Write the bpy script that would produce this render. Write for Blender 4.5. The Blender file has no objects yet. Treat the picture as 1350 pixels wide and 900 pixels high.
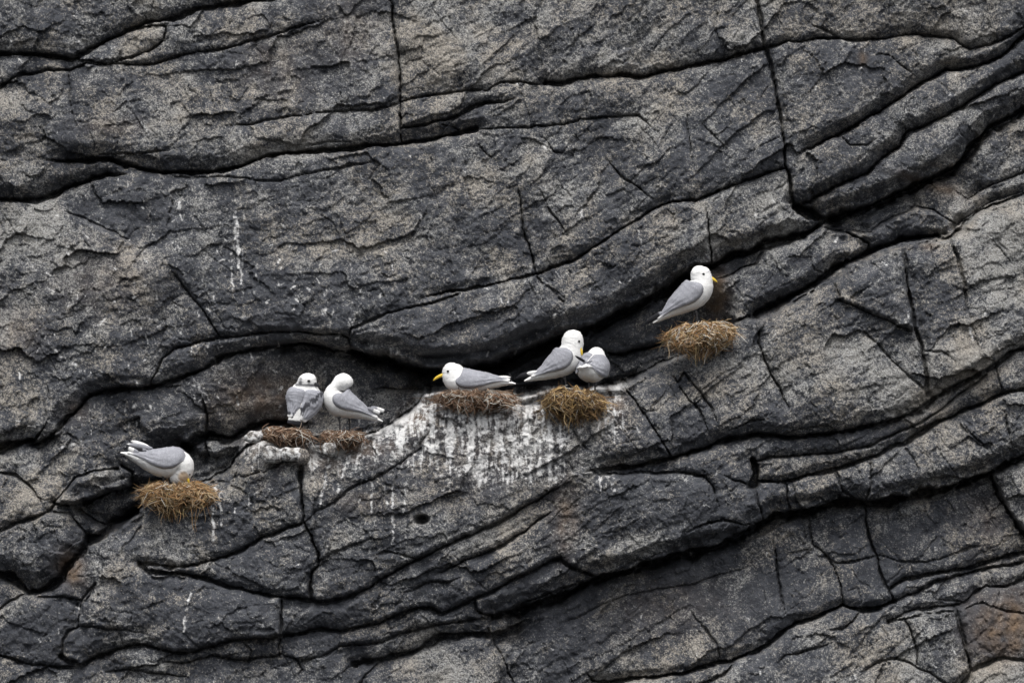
import bpy, bmesh, math, random, heapq
import numpy as np
from mathutils import Vector

# ------------------------------------------------------------------ camera, sky, sun, exposure
PXM = 237.5                       # photo pixels per metre on the cliff face
DIST = 40.0
sc = bpy.context.scene
cam_d = bpy.data.cameras.new('camera')
cam = bpy.data.objects.new('camera', cam_d)
sc.collection.objects.link(cam)
cam.location = (0, -DIST, 0)
cam.rotation_euler = (math.radians(90), 0, 0)
cam_d.sensor_width = 36.0
cam_d.lens = 36.0 * DIST / (1350 / PXM)
cam_d.clip_end = 500
sc.camera = cam

SUN_EL, SUN_AZ = 64.0, -24.0      # azimuth from the viewing side, negative = from the left
world = bpy.data.worlds.new('World')
sc.world = world
world.use_nodes = True
wn, wl = world.node_tree.nodes, world.node_tree.links
wn.clear()
w_out = wn.new('ShaderNodeOutputWorld')
w_bg = wn.new('ShaderNodeBackground')
w_hs = wn.new('ShaderNodeHueSaturation')
w_sky = wn.new('ShaderNodeTexSky')
w_sky.sky_type = 'NISHITA'
w_sky.sun_disc = False
w_sky.sun_elevation = math.radians(SUN_EL)
w_sky.sun_rotation = math.radians(180 + SUN_AZ)
w_sky.dust_density = 4.0
w_sky.air_density = 1.0
w_hs.inputs['Saturation'].default_value = 0.30   # overcast
w_bg.inputs['Strength'].default_value = 0.10
wl.new(w_sky.outputs[0], w_hs.inputs['Color'])
wl.new(w_hs.outputs[0], w_bg.inputs['Color'])
wl.new(w_bg.outputs[0], w_out.inputs['Surface'])

sun_d = bpy.data.lights.new('sun', 'SUN')
sun_d.energy = 1.5
sun_d.angle = math.radians(25)
sun_d.color = (1.0, 0.985, 0.965)
sun = bpy.data.objects.new('sun', sun_d)
sc.collection.objects.link(sun)
_e, _a = math.radians(SUN_EL), math.radians(SUN_AZ)
_to = Vector((math.sin(_a) * math.cos(_e), -math.cos(_a) * math.cos(_e), math.sin(_e)))
sun.rotation_euler = _to.to_track_quat('Z', 'Y').to_euler()

sc.view_settings.view_transform = 'Standard'
sc.view_settings.look = 'None'
sc.view_settings.gamma = 1.0
sc.view_settings.exposure = 0.98
sc.view_settings.use_curve_mapping = False

# ------------------------------------------------------------------ helpers
rng = np.random.default_rng(7)
random.seed(7)
LEAN = 0.16


def W(px, py, h=0.0):
    """photo-scale coordinates (right, down, out of the wall) to metres"""
    return ((px - 675.0) / PXM, -h / PXM, (450.0 - py) / PXM)


def pts(s):
    return np.array([[float(v) for v in p.split(',')] for p in s.split()])


_perm = np.random.default_rng(3).permutation(4096).astype(np.int64)
_ang = np.random.default_rng(4).uniform(0, 2 * np.pi, 4096)
_gx, _gy = np.cos(_ang), np.sin(_ang)
_rnd = np.random.default_rng(5).uniform(-1, 1, (4096, 3))


def _hash(i, j, seed):
    return _perm[(_perm[(i + seed * 131) & 4095] + j * 7 + seed * 17) & 4095]


def perlin(x, y, seed=0):
    xi, yi = np.floor(x).astype(np.int64), np.floor(y).astype(np.int64)
    xf, yf = x - xi, y - yi
    u = xf * xf * xf * (xf * (xf * 6 - 15) + 10)
    v = yf * yf * yf * (yf * (yf * 6 - 15) + 10)

    def g(i, j, dx, dy):
        h = _hash(xi + i, yi + j, seed)
        return _gx[h] * dx + _gy[h] * dy
    a = g(0, 0, xf, yf); b = g(1, 0, xf - 1, yf)
    c = g(0, 1, xf, yf - 1); d = g(1, 1, xf - 1, yf - 1)
    return 1.5 * ((a + u * (b - a)) * (1 - v) + (c + u * (d - c)) * v)


def fbm(x, y, size, octv, seed=0, gain=0.5, ridged=False):
    out = np.zeros_like(x); amp = 1.0; f = 1.0 / size
    for k in range(octv):
        n = perlin(x * f + 13.7 * k, y * f - 9.1 * k, seed + k)
        if ridged:
            n = 1 - 2 * np.abs(n)
        out += amp * n; amp *= gain; f *= 2.03
    return out


def facets(x, y, size, seed):
    """chiselled facets: nearest-cell random planes"""
    u, v = x / size, y / size
    ui, vi = np.floor(u).astype(np.int64), np.floor(v).astype(np.int64)
    tone = np.zeros(x.shape); best = np.full(x.shape, 9.0); sec = np.full(x.shape, 9.0); val = np.zeros(x.shape)
    for i in (-1, 0, 1):
        for j in (-1, 0, 1):
            h = _hash(ui + i, vi + j, seed)
            cx = ui + i + 0.5 + 0.45 * _rnd[h, 0]
            cy = vi + j + 0.5 + 0.45 * _rnd[h, 1]
            dx, dy = u - cx, v - cy
            d = dx * dx + dy * dy
            h2 = _perm[h]
            pv = 0.3 * _rnd[h2, 2] + _rnd[h2, 0] * dx + _rnd[h2, 1] * dy
            m = d < best
            sec = np.where(m, best, np.minimum(sec, d))
            val = np.where(m, pv, val); tone = np.where(m, _rnd[h2, 1], tone); best = np.where(m, d, best)
    return val, np.sqrt(sec) - np.sqrt(best), tone


def sstep(a, b, x):
    t = np.clip((x - a) / (b - a), 0, 1)
    return t * t * (3 - 2 * t)


# ------------------------------------------------------------------ the joints and ledges of the cliff
# (half width, depth, course, rounding of the upper side (reach, amount))
OV = (30, 26)
CRACKS = [
    # upper left
    (5, 26, "0,69 43,69 90,75 113,63 140,50 167,37 187,27 213,23 233,18 253,10 293,3 313,0", (14, 10)),
    (2.5, 12, "0,110 20,97 60,90 87,90 110,80 133,83 167,82 197,83 213,78 247,68 290,63 327,52 360,42 390,33 430,20", None),
    (2.5, 12, "93,75 117,78 140,82 167,73 193,65 213,52 215,32 205,30 167,38", None),
    (1.5, 5, "87,93 88,127 93,150 98,167", None),
    (2, 9, "293,165 333,162 377,153 417,147 450,145 493,144 513,138 527,135", None),
    (5, 28, "57,210 87,212 117,210 140,208 160,217 187,223 213,227 247,228 283,225 320,217 350,204 377,200 400,200 427,197 450,196 473,195 483,190 513,190 530,187 560,183 590,178 627,170", (22, 14)),
    (1.5, 6, "130,203 173,202 217,197 233,193", None),
    (1.5, 6, "387,190 417,188 450,186 470,186", None),
    (5, 26, "0,262 43,265 63,257 93,243 120,235 140,230 167,228", (20, 14)),
    (1.5, 6, "207,235 253,233 300,232 320,233 343,239 367,238 400,230 433,223 450,220 490,212", None),
    (1.5, 6, "153,263 167,273 177,287", None),
    (1.6, 7, "85,262 88,280 103,283 123,295 145,305 165,315 185,322", None),
    # upper middle
    (2.5, 16, "515,0 518,33 523,60 526,87 527,117 527,135 528,167 530,187", None),
    (2, 10, "527,135 543,128 563,124 593,120 623,118 643,117 660,108 683,107 717,108", None),
    (4, 24, "717,108 740,107 760,102 783,99 797,101 820,97 850,98 877,92 900,88 933,80 960,75 987,67 1010,62", (12, 8)),
    (3.2, 17, "530,168 560,163 583,157 607,150 627,138 643,133 663,132 683,127", (8, 6)),
    (2, 9, "583,163 610,172 627,170 663,168 697,167 717,165 737,162 767,157 797,153 817,152 843,150 867,173", None),
    (2.5, 10, "627,180 637,197 657,213", None),
    (2.2, 13, "683,243 687,267 689,300 697,320 702,340 705,360", None),
    (1.5, 5, "703,177 720,183 730,200 743,202 757,187", None),
    (2.5, 9, "797,207 810,220 827,237 847,250 867,265", None),
    (2, 7, "710,247 723,273 737,293 747,310 757,315", None),
    (1.5, 5, "905,140 907,170 910,190 914,225", None),
    (1.5, 6, "920,155 940,175 960,198", None),
    (1.4, 5, "995,195 1012,187 1030,180", None),
    # long diagonal joint
    (3, 17, "1037,220 1007,230 977,240 950,250 920,263 900,264 873,270 850,283 827,298 803,313 780,327 757,343 733,352 710,360 697,363 663,372 637,378 603,383 577,388 550,392", (12, 6)),
    (3, 12, "603,388 577,398 543,405 510,413 483,425 463,433 460,450 467,466", None),
    (1.8, 7, "707,365 723,380 737,388 750,397", None),
    (1.8, 6, "720,375 735,392 742,398", None),
    # upper right
    (3.5, 20, "1000,0 1005,20 1007,43 1010,62 1013,64 1020,90 1028,130 1033,167 1037,200 1038,217 1043,233 1048,263 1053,273", None),
    (3, 15, "1010,62 1040,53 1063,52 1087,48 1113,48 1140,50 1167,48 1187,45 1210,42 1233,45 1260,48 1273,55 1283,62 1307,58 1325,50 1350,36", (12, 8)),
    (1.5, 6, "1063,20 1073,30 1090,38 1110,47", None),
    (2, 7, "1150,67 1177,72 1190,85 1210,97 1217,100", None),
    (4, 22, "1050,203 1080,190 1107,177 1133,162 1160,147 1183,133 1203,118 1220,108 1237,97 1253,90 1283,88 1310,80 1327,72 1350,50", (16, 24)),
    (3.5, 18, "1050,268 1070,266 1093,253 1117,240 1147,227 1167,207 1190,192 1200,173 1220,167 1247,153 1273,140 1293,127 1317,110 1350,95", (17, 27)),
    (7, 46, "1053,273 1067,280 1087,289 1113,282 1153,270 1177,260 1200,249 1233,235 1260,222 1277,207 1293,187 1313,167 1350,147", (22, 36)),
    (1.5, 6, "1290,140 1313,157", None),
    (1.5, 6, "1190,153 1197,170", None),
    (1.8, 7, "1217,187 1230,213", None),
    (1.6, 6, "1110,178 1122,190 1145,190 1165,178", None),
    (2, 8, "1260,250 1280,262 1300,248 1320,240 1350,228", (14, 10)),
    (2.5, 10, "1267,296 1293,275 1320,262 1350,253", (14, 12)),
    # inside the long recess
    (6, 46, "940,350 967,337 990,333 1010,320 1040,317 1073,303 1090,290", (22, 28)),
    (3, 16, "930,272 933,290 935,300 938,320 940,350", None),
    (2.5, 12, "943,368 963,363 980,353 1000,347 1010,322", None),
    (1.6, 7, "992,397 995,417", None),
    (7, 48, "1152,334 1130,342 1112,352 1094,364 1070,379 1042,393 1018,406 1000,413", (20, 30)),
    (6, 40, "1150,333 1170,326 1190,318 1215,314 1240,309", (26, 30)),
    (1.6, 6, "1067,333 1075,355 1095,364", None),
    (3, 16, "1090,300 1113,303 1127,310 1147,320 1150,340", None),
    (2, 8, "1095,300 1133,283 1160,270", None),
    (2.2, 9, "1115,303 1150,305 1165,292 1190,280 1210,272 1235,276 1262,293", None),
    # main overhang above the ledge
    (9, 62, "460,462 490,470 517,477 543,487 563,489 617,487 650,480 677,468 703,457 727,447 750,440 770,434 787,432 810,420 833,410 860,393 887,377 905,365 925,353 940,350", OV),
    (5, 26, "467,466 450,463 430,460 407,453 387,453 353,458 333,460 307,467 287,473 267,487 240,498 213,507 187,512 160,513 133,517 117,523 100,540 83,557 67,577 43,587", (18, 14)),
    (3, 12, "462,445 450,441 417,440 390,437 353,440 317,443 283,447 253,453 230,460 213,473 207,490 197,507", (10, 6)),
    (2.5, 8, "220,352 230,363 247,383 267,410 283,433 288,443", None),
    (1.5, 5, "255,470 240,478 228,490", None),
    (3, 12, "88,563 73,577 50,590", None),
    (3.5, 18, "67,550 57,567 45,583", None),
    (6, 32, "0,592 20,585 43,580", (24, 20)),
    (6, 40, "243,590 260,579 280,574 300,580 320,570 347,558 380,560 410,560", (26, 26)),
    (5, 26, "787,462 810,468 833,464 857,458 880,452", (12, 10)),
    (3, 14, "477,516 500,513 530,514 560,513", (8, 6)),
    (2, 9, "430,520 445,512 470,520", None),
    (2.2, 9, "150,563 182,550 185,580", None),
    (2, 8, "245,590 262,600 285,603 305,590", None),
    (3, 14, "273,600 268,580 272,545 262,515", (0, 0)),
    # lip of the nesting ledge
    (4, 26, "1350,256 1293,277 1267,303 1250,313 1213,320 1187,323 1167,332 1147,340 1120,350 1100,367 1080,380 1047,397 1023,410 1000,419 985,418 970,425 935,446 900,466 880,475 855,487 833,500 815,508 775,512 725,510 695,520 640,522 575,512 560,520 545,538 530,550 500,568 470,578 440,588 420,588 400,580 375,574 345,580 325,590 310,603 300,618 277,632 240,640 195,642 187,667 160,690 143,700 115,715", (0, 0)),
    # lower block, right
    (2.5, 12, "998,420 1000,453 1007,477 1020,500 1033,527 1043,547", None),
    (4, 17, "1190,326 1195,360 1197,387 1202,410 1205,433 1213,453 1218,477 1220,500 1223,522", None),
    (2.5, 9, "1097,370 1107,397 1133,407 1153,417 1177,427 1200,437", None),
    (1.5, 6, "1127,427 1143,443 1163,463 1180,480 1200,497 1220,517", None),
    (3, 11, "1253,315 1263,343 1272,373 1273,400 1272,417", None),
    (2, 7, "1225,322 1233,353", None),
    (1.5, 6, "1220,463 1240,463 1260,480", None),
    (1.5, 5, "1297,307 1317,327 1337,350", None),
    (2.5, 8, "1063,513 1067,530 1077,540", None),
    (1.8, 6, "1093,540 1103,562", None),
    (2, 9, "877,487 893,505 900,492 920,513 937,537 947,563", None),
    (2, 8, "895,510 920,540 937,577", None),
    (2.5, 10, "823,511 840,533 853,553 870,577 883,600", None),
    (2.5, 8, "750,560 763,580 783,597", None),
    (2, 5, "563,540 567,567 550,590", None),
    (5, 26, "1350,460 1330,467 1310,483 1283,497 1257,510 1230,527 1210,540 1183,552 1153,560 1120,567 1087,572 1047,577 1030,576 1000,573 967,578 933,588 900,599 870,607 840,612 800,618 770,621", (18, 14)),
    (2, 8, "1020,550 987,555 967,563 950,572", None),
    (4, 20, "1350,513 1320,520 1293,533 1267,543 1243,553 1217,567 1193,583 1167,593 1153,600 1127,610 1100,617 1077,623 1050,630 1023,635 1000,633", (12, 9)),
    (2.6, 12, "1300,494 1267,520 1240,540 1213,557 1167,577 1133,590 1093,597 1050,600 1010,603 990,607", (8, 6)),
    (2, 8, "1313,485 1320,517", None),
    (1.8, 7, "1263,553 1283,577 1307,597", None),
    (1.6, 6, "1233,572 1253,597", None),
    (2, 8, "1320,530 1327,567 1335,600", None),
    (8, 34, "990,607 995,620 994,637", None),
    (2, 8, "943,623 963,630 983,637 995,640", None),
    (3, 10, "1035,637 1038,660 1042,676", None),
    (2, 8, "995,640 997,660 1005,685", None),
    (2.5, 9, "1100,619 1110,647 1133,660", None),
    (3, 10, "1147,603 1147,623 1145,640 1140,660", None),
    (1.5, 5, "1193,590 1210,620 1213,633", None),
    (1.5, 5, "1263,600 1267,622", None),
    (3, 12, "783,623 817,624 843,620 860,623 900,622 930,628 940,645 948,670", (8, 6)),
    # undercut above the smooth slab
    (7, 46, "1350,603 1327,613 1307,623 1280,633 1250,643 1220,650 1187,658 1160,663 1147,665 1130,661 1100,663 1073,672 1047,677 1023,678 1010,687 990,697 967,710 940,722 917,728 900,730 877,737 850,745 823,753 793,760 777,767 760,777 737,787 713,793 697,800 650,813", (24, 24)),
    (2.5, 10, "1010,687 980,690 950,683 925,690 900,702", None),
    (5, 32, "1307,624 1317,650 1333,680 1350,703", None),
    (3.5, 14, "1140,663 1142,690 1148,713 1157,733 1160,753 1167,770 1177,790", None),
    (2, 8, "1067,680 1067,693 1072,717 1087,730 1100,750 1108,770 1110,797", None),
    (1.2, 4, "1030,733 1050,728 1070,723", None),
    (1.4, 5, "1087,733 1100,742 1113,742 1133,737 1157,733", None),
    (2.2, 8, "1018,705 1020,717 1023,743 1027,773 1033,800 1037,815", None),
    (1.4, 5, "733,822 767,810 793,797 823,785 860,777 900,772 933,763 967,752 997,742", None),
    (1.8, 6, "907,800 933,833 943,847 947,869", None),
    (1.2, 4, "980,790 1000,812", None),
    (1.4, 4.5, "1160,732 1177,737 1193,742 1220,740 1247,732 1277,722 1303,718", None),
    (1.2, 4, "1290,650 1305,680 1318,705", None),
    (4, 18, "1350,728 1317,737 1283,747 1250,753 1220,758 1193,763 1173,775", (8, 5)),
    (3, 14, "1173,793 1200,783 1220,773 1233,767 1290,752 1350,740", None),
    (3.5, 14, "1350,763 1323,773 1300,772 1287,780 1273,792 1260,797 1233,800 1207,803 1190,808 1170,818", (8, 6)),
    (1.5, 6, "1220,787 1250,790 1270,793", None),
    (5, 26, "1177,792 1153,802 1130,803 1110,797 1087,807 1067,817 1047,820 1033,830 1013,847 990,860 963,870 947,872 920,880 900,886 867,890 833,893 810,898 780,897 772,883", (12, 9)),
    (2.5, 10, "1085,828 1107,828 1120,820 1133,806", None),
    (3, 12, "967,870 960,880 950,890 930,897 905,902", None),
    (3, 12, "1190,812 1200,833 1207,857 1207,873", None),
    (4, 17, "1257,800 1263,820 1267,840 1273,863 1277,883", None),
    (3, 11, "1170,818 1193,813 1220,807 1257,805", None),
    (4, 16, "1350,868 1320,865 1293,873 1277,883 1263,900", None),
    (2, 7, "1270,800 1293,793 1317,802 1350,807", None),
    (2, 7, "1100,843 1080,850 1057,857 1033,863 1013,880", None),
    (3, 10, "1127,890 1150,873 1177,865 1200,873 1220,883 1247,900", None),
    (1.6, 6, "1155,815 1165,830 1172,848", None),
    # strata, lower middle
    (3, 15, "450,788 467,782 487,773 507,760 523,750 550,737 577,723 600,712 630,700 657,687 677,677 703,660 727,647 745,635", (8, 7)),
    (2, 7, "487,732 507,725 533,728 550,737", None),
    (1.8, 6, "420,738 450,723 473,715 497,703", None),
    (2, 7, "405,685 423,670 443,660 450,653 470,637 493,632 517,617 540,600 555,590", None),
    (3, 13, "570,757 610,738 637,727 663,717 690,700 710,683 733,670", (8, 6)),
    (3.5, 15, "450,830 477,823 503,817 527,810 550,800 567,799 583,807 607,797 627,787 650,777 683,760 703,750 723,740 740,735 753,747 770,753 787,759", (8, 6)),
    (3, 12, "627,789 630,803 643,810 667,803 690,793 717,783 743,773 767,765", None),
    (2.5, 10, "450,850 483,847 510,843 530,833 557,827 583,820 610,817 637,813", (6, 5)),
    (5.5, 24, "470,872 500,867 523,863 543,857 563,847 583,838 607,835 637,833 650,837 677,830 700,815", (10, 8)),
    (2, 7, "650,838 653,850 663,863 670,883 680,900", None),
    (2, 8, "477,900 483,887 500,869", None),
    (2, 8, "440,892 450,883 470,872", None),
    (2.2, 8, "530,780 560,768 590,765 615,758", None),
    # lower left
    (3.5, 17, "398,582 398,633 400,660 403,687 413,707 422,727 422,743 413,750 412,790", None),
    (3.5, 15, "403,686 377,697 350,707 323,722 300,732 277,738 250,745 227,745 197,742 187,740", (10, 7)),
    (4, 18, "187,742 200,752 233,753 267,758 283,763 307,772 333,777 360,783 383,785 410,790 433,793 450,788", (10, 7)),
    (3, 12, "375,787 373,817 372,837 370,862", None),
    (3.5, 15, "197,847 217,853 233,858 253,857 277,850 307,842 340,840 370,838 400,832 425,826 450,830", (10, 8)),
    (2.5, 9, "108,823 110,803 112,787 120,777 130,768", None),
    (2, 7, "110,822 140,825 173,827 200,833", None),
    (4, 17, "83,863 110,873 140,860 167,850 197,847", (10, 8)),
    (3, 12, "0,860 20,867 47,872 80,877 110,875", None),
    (3, 12, "85,866 88,840 95,828 110,822", None),
    (7, 38, "0,757 17,760 33,773 40,780 67,775 83,763 87,750 100,737 113,723 117,708", (20, 18)),
    (3, 10, "0,802 13,792 30,784 40,780", None),
    (2.2, 9, "130,768 117,790 90,785 60,786 40,780", None),
    (9, 50, "118,712 133,707 143,698 160,688 178,676", (12, 10)),
    (4, 22, "73,663 100,667 117,660 143,650 173,644", (10, 10)),
    (3, 12, "73,663 87,647 100,630 127,620 155,616", None),
    (3, 13, "172,643 173,622 160,612", None),
    (3, 15, "98,672 127,687 143,697", None),
    (3.5, 15, "0,700 20,690 43,683 67,672 75,664", None),
    (2.6, 10, "67,674 93,676 103,690 118,706", None),
    (3, 12, "62,664 57,660 40,640 20,625 0,623", None),
    (2, 6, "52,703 63,693 93,692", None),
    (2.5, 9, "302,628 333,625 360,617 377,610 398,608", None),
    (2, 8, "345,600 362,612", None),
    (3, 12, "378,606 385,592 392,582", None),
    (1.5, 6, "320,840 335,855 330,870", None),
    (2.2, 9, "200,868 240,872 280,862 330,868 370,860", (6, 5)),
    (2, 8, "130,885 170,880 215,884 260,890", None),
    (2, 8, "372,858 395,868 400,880 385,895", None),
    (1.8, 7, "400,868 430,862 450,850", None),
]

# blocks between the joints: x, y, how far proud (px), slope along x and along y (down)
SEEDS = [
    (60, 25, 6, 0, .06), (165, 57, 4, .02, .1), (45, 84, -8, 0, 0), (370, 15, 2, -.02, .04), (300, 110, 2, -.02, .03),
    (430, 172, 5, 0, .08), (25, 232, -8, .02, -.15), (760, 50, 6, .02, .04), (580, 146, 2, 0, .1), (760, 130, 3, 0, .04),
    (565, 174, -2, 0, 0), (960, 150, 6, .03, .02), (450, 300, 4, .01, .02), (790, 265, 4, -.02, .04), (610, 430, 16, 0, -.06),
    (830, 345, 12, .01, -.04), (1000, 285, 0, 0, .02), (1150, 22, 8, 0, -.04), (1100, 110, 4, 0, .02), (1240, 65, 2, 0, .08),
    (1290, 80, 0, 0, .1), (1130, 205, 4, 0, .18), (1260, 122, 2, 0, .2), (1340, 72, -4, 0, .1),
    (1150, 245, 0, 0, .2), (1255, 175, 0, 0, .2), (1330, 128, -2, 0, .15), (1330, 195, -16, -.05, .1), (1250, 240, -42, 0, .1),
    (1330, 245, -20, 0, .1), (1310, 255, -24, 0, .1), (1190, 300, -14, 0, .05), (1180, 268, -60, 0, .1), (1105, 292, -80, 0, .1),
    (1060, 350, -10, 0, .12), (960, 352, -40, 0, .1), (990, 380, -16, 0, .12), (840, 430, -66, 0, .1), (850, 480, -100, 0, .1), (915, 430, -110, 0, 0),
    (700, 495, -190, 0, 0), (600, 500, -200, 0, 0), (500, 494, -105, 0, .1), (520, 535, -80, .05, .1), (440, 540, -95, 0, 0), (440, 500, -80, 0, .1),
    (230, 545, -6, -.02, .12), (330, 530, -40, -.35, -.2), (340, 450, 2, 0, .1), (430, 450, -6, 0, 0), (230, 485, 4, 0, .1),
    (72, 567, 10, .2, .1), (130, 585, -8, 0, .1), (22, 605, -22, 0, .2), (165, 600, -24, 0, .05), (280, 590, -38, 0, .1), (275, 612, -80, 0, 0), (225, 610, -95, 0, 0),
    (125, 638, 22, 0, .08), (60, 640, -16, 0, .1), (140, 672, -60, 0, -.1), (25, 655, -6, 0, .1), (165, 665, -95, 0, 0), (50, 725, 8, 0, .1), (110, 692, -14, 0, 0), (10, 777, -4, 0, .1), (60, 760, 0, 0, -.3),
    (60, 820, 4, -.05, .06), (30, 785, 0, 0, .1), (40, 890, 2, 0, .1), (115, 850, 22, 0, .05), (95, 760, 10, .2, 0),
    (290, 680, 36, 0, .05), (350, 745, 34, 0, .04), (250, 805, 34, 0, .03), (160, 755, 28, 0, .1), (160, 838, 22, 0, 0), (145, 840, 22, 0, 0), (240, 868, 10, 0, .1), (170, 890, 2, 0, .1), (300, 885, 2, 0, .1),
    (330, 605, 38, 0, .15), (365, 595, 34, 0, .1), (390, 600, 18, 0, 0),
    (460, 610, 44, 0, .06), (600, 640, 46, 0, .04), (440, 690, 42, 0, .03), (430, 765, 34, 0, .04), (500, 740, 36, 0, -.05), (460, 750, 36, 0, 0),
    (600, 755, 26, 0, .14), (660, 700, 34, 0, .14), (560, 780, 20, 0, .12), (700, 720, 30, 0, .1), (600, 810, 12, 0, .12), (680, 785, 20, 0, .15), (700, 780, 18, 0, .1), (500, 830, 10, 0, .12), (420, 812, 18, 0, .1), (400, 850, 8, 0, .1), (560, 840, 2, 0, .1),
    (830, 690, 34, 0, -.03), (730, 730, 28, 0, .05), (840, 560, 40, 0, .03), (790, 560, 42, 0, .03), (910, 550, 36, .02, .03), (960, 500, 40, 0, .03), (920, 500, 38, 0, 0), (850, 616, 14, 0, 0), (930, 605, 26, 0, .1),
    (1100, 480, 42, 0, .04), (1150, 380, 52, .03, .05), (1160, 440, 36, 0, .03), (1250, 490, 36, 0, .04), (1230, 400, 26, .08, .02), (1320, 400, 30, -.05, .03), (1235, 340, 36, 0, 0),
    (1100, 583, 20, 0, .15), (1000, 590, 24, 0, .15), (1270, 532, 12, 0, .15), (1335, 490, 14, 0, .1), (1200, 573, 14, 0, .1), (1080, 610, 24, 0, .15), (1335, 540, 14, 0, .1), (1290, 560, 16, 0, .1),
    (960, 660, 26, 0, .06), (1018, 655, 22, 0, .1), (1070, 645, 22, 0, .05), (1125, 635, 18, 0, .1), (1190, 625, 24, 0, .05), (1250, 600, 22, 0, .05), (1310, 590, 18, 0, .05), (940, 705, 24, 0, -.1), (960, 612, 26, 0, .1),
    (950, 790, -30, 0, .05), (1060, 770, -30, 0, .05), (1040, 705, -32, 0, .05), (1110, 700, -28, 0, .05), (1133, 770, -27, 0, .04), (1230, 690, -34, 0, .04), (1240, 745, -34, 0, .04), (800, 840, -30, 0, .05), (900, 740, -36, 0, .1),
    (1340, 655, 2, 0, .05), (1260, 772, -42, 0, .15), (1320, 755, -40, 0, .15), (1320, 840, -12, 0, .05), (1310, 785, -24, 0, .1), (1230, 845, -12, 0, .05), (1160, 840, -18, 0, .08), (1060, 885, -12, 0, .1), (1065, 845, -16, 0, .1),
    (1110, 815, -20, 0, .1), (920, 890, -14, 0, .1), (1320, 890, 4, 0, .1), (1180, 885, -8, 0, .1), (1220, 804, -26, 0, 0),
    (580, 875, -4, .02, .1), (470, 890, -2, 0, .1), (710, 870, -30, 0, .04), (400, 890, 4, 0, 0), (345, 852, 10, 0, .1),
]

MARG = 260.0


def extend(p):
    p = list(map(tuple, p))
    for end in (0, -1):
        q = p[end]; r = p[1] if end == 0 else p[-2]
        if q[0] <= 0 or q[0] >= 1350 or q[1] <= 0 or q[1] >= 900:
            d = np.array(q) - np.array(r); d = d / (np.linalg.norm(d) + 1e-6)
            e = (q[0] + d[0] * 400, q[1] + d[1] * 400)
            p = [e] + p if end == 0 else p + [e]
    return np.array(p, float)


POLY = [extend(pts(c[2])) for c in CRACKS]


def seg_dist(q, poly):
    a, b = poly[:-1], poly[1:]
    ab = b - a
    t = np.clip(((q - a) * ab).sum(1) / ((ab * ab).sum(1) + 1e-9), 0, 1)
    return np.sqrt((((a + ab * t[:, None]) - q) ** 2).sum(1)).min()


FREE = []
for i, p in enumerate(POLY):
    f = []
    for q in (p[0], p[-1]):
        near = min(seg_dist(q, o) for j, o in enumerate(POLY) if j != i)
        f.append(near > 7 and 0 <= q[0] <= 1350)
    FREE.append(f)


def warp(X, Y):
    wx = 1.7 * fbm(X, Y, 30, 4, 11, .62)
    wy = 1.7 * fbm(X, Y, 30, 4, 21, .62)
    return X + wx, Y + wy


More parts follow.
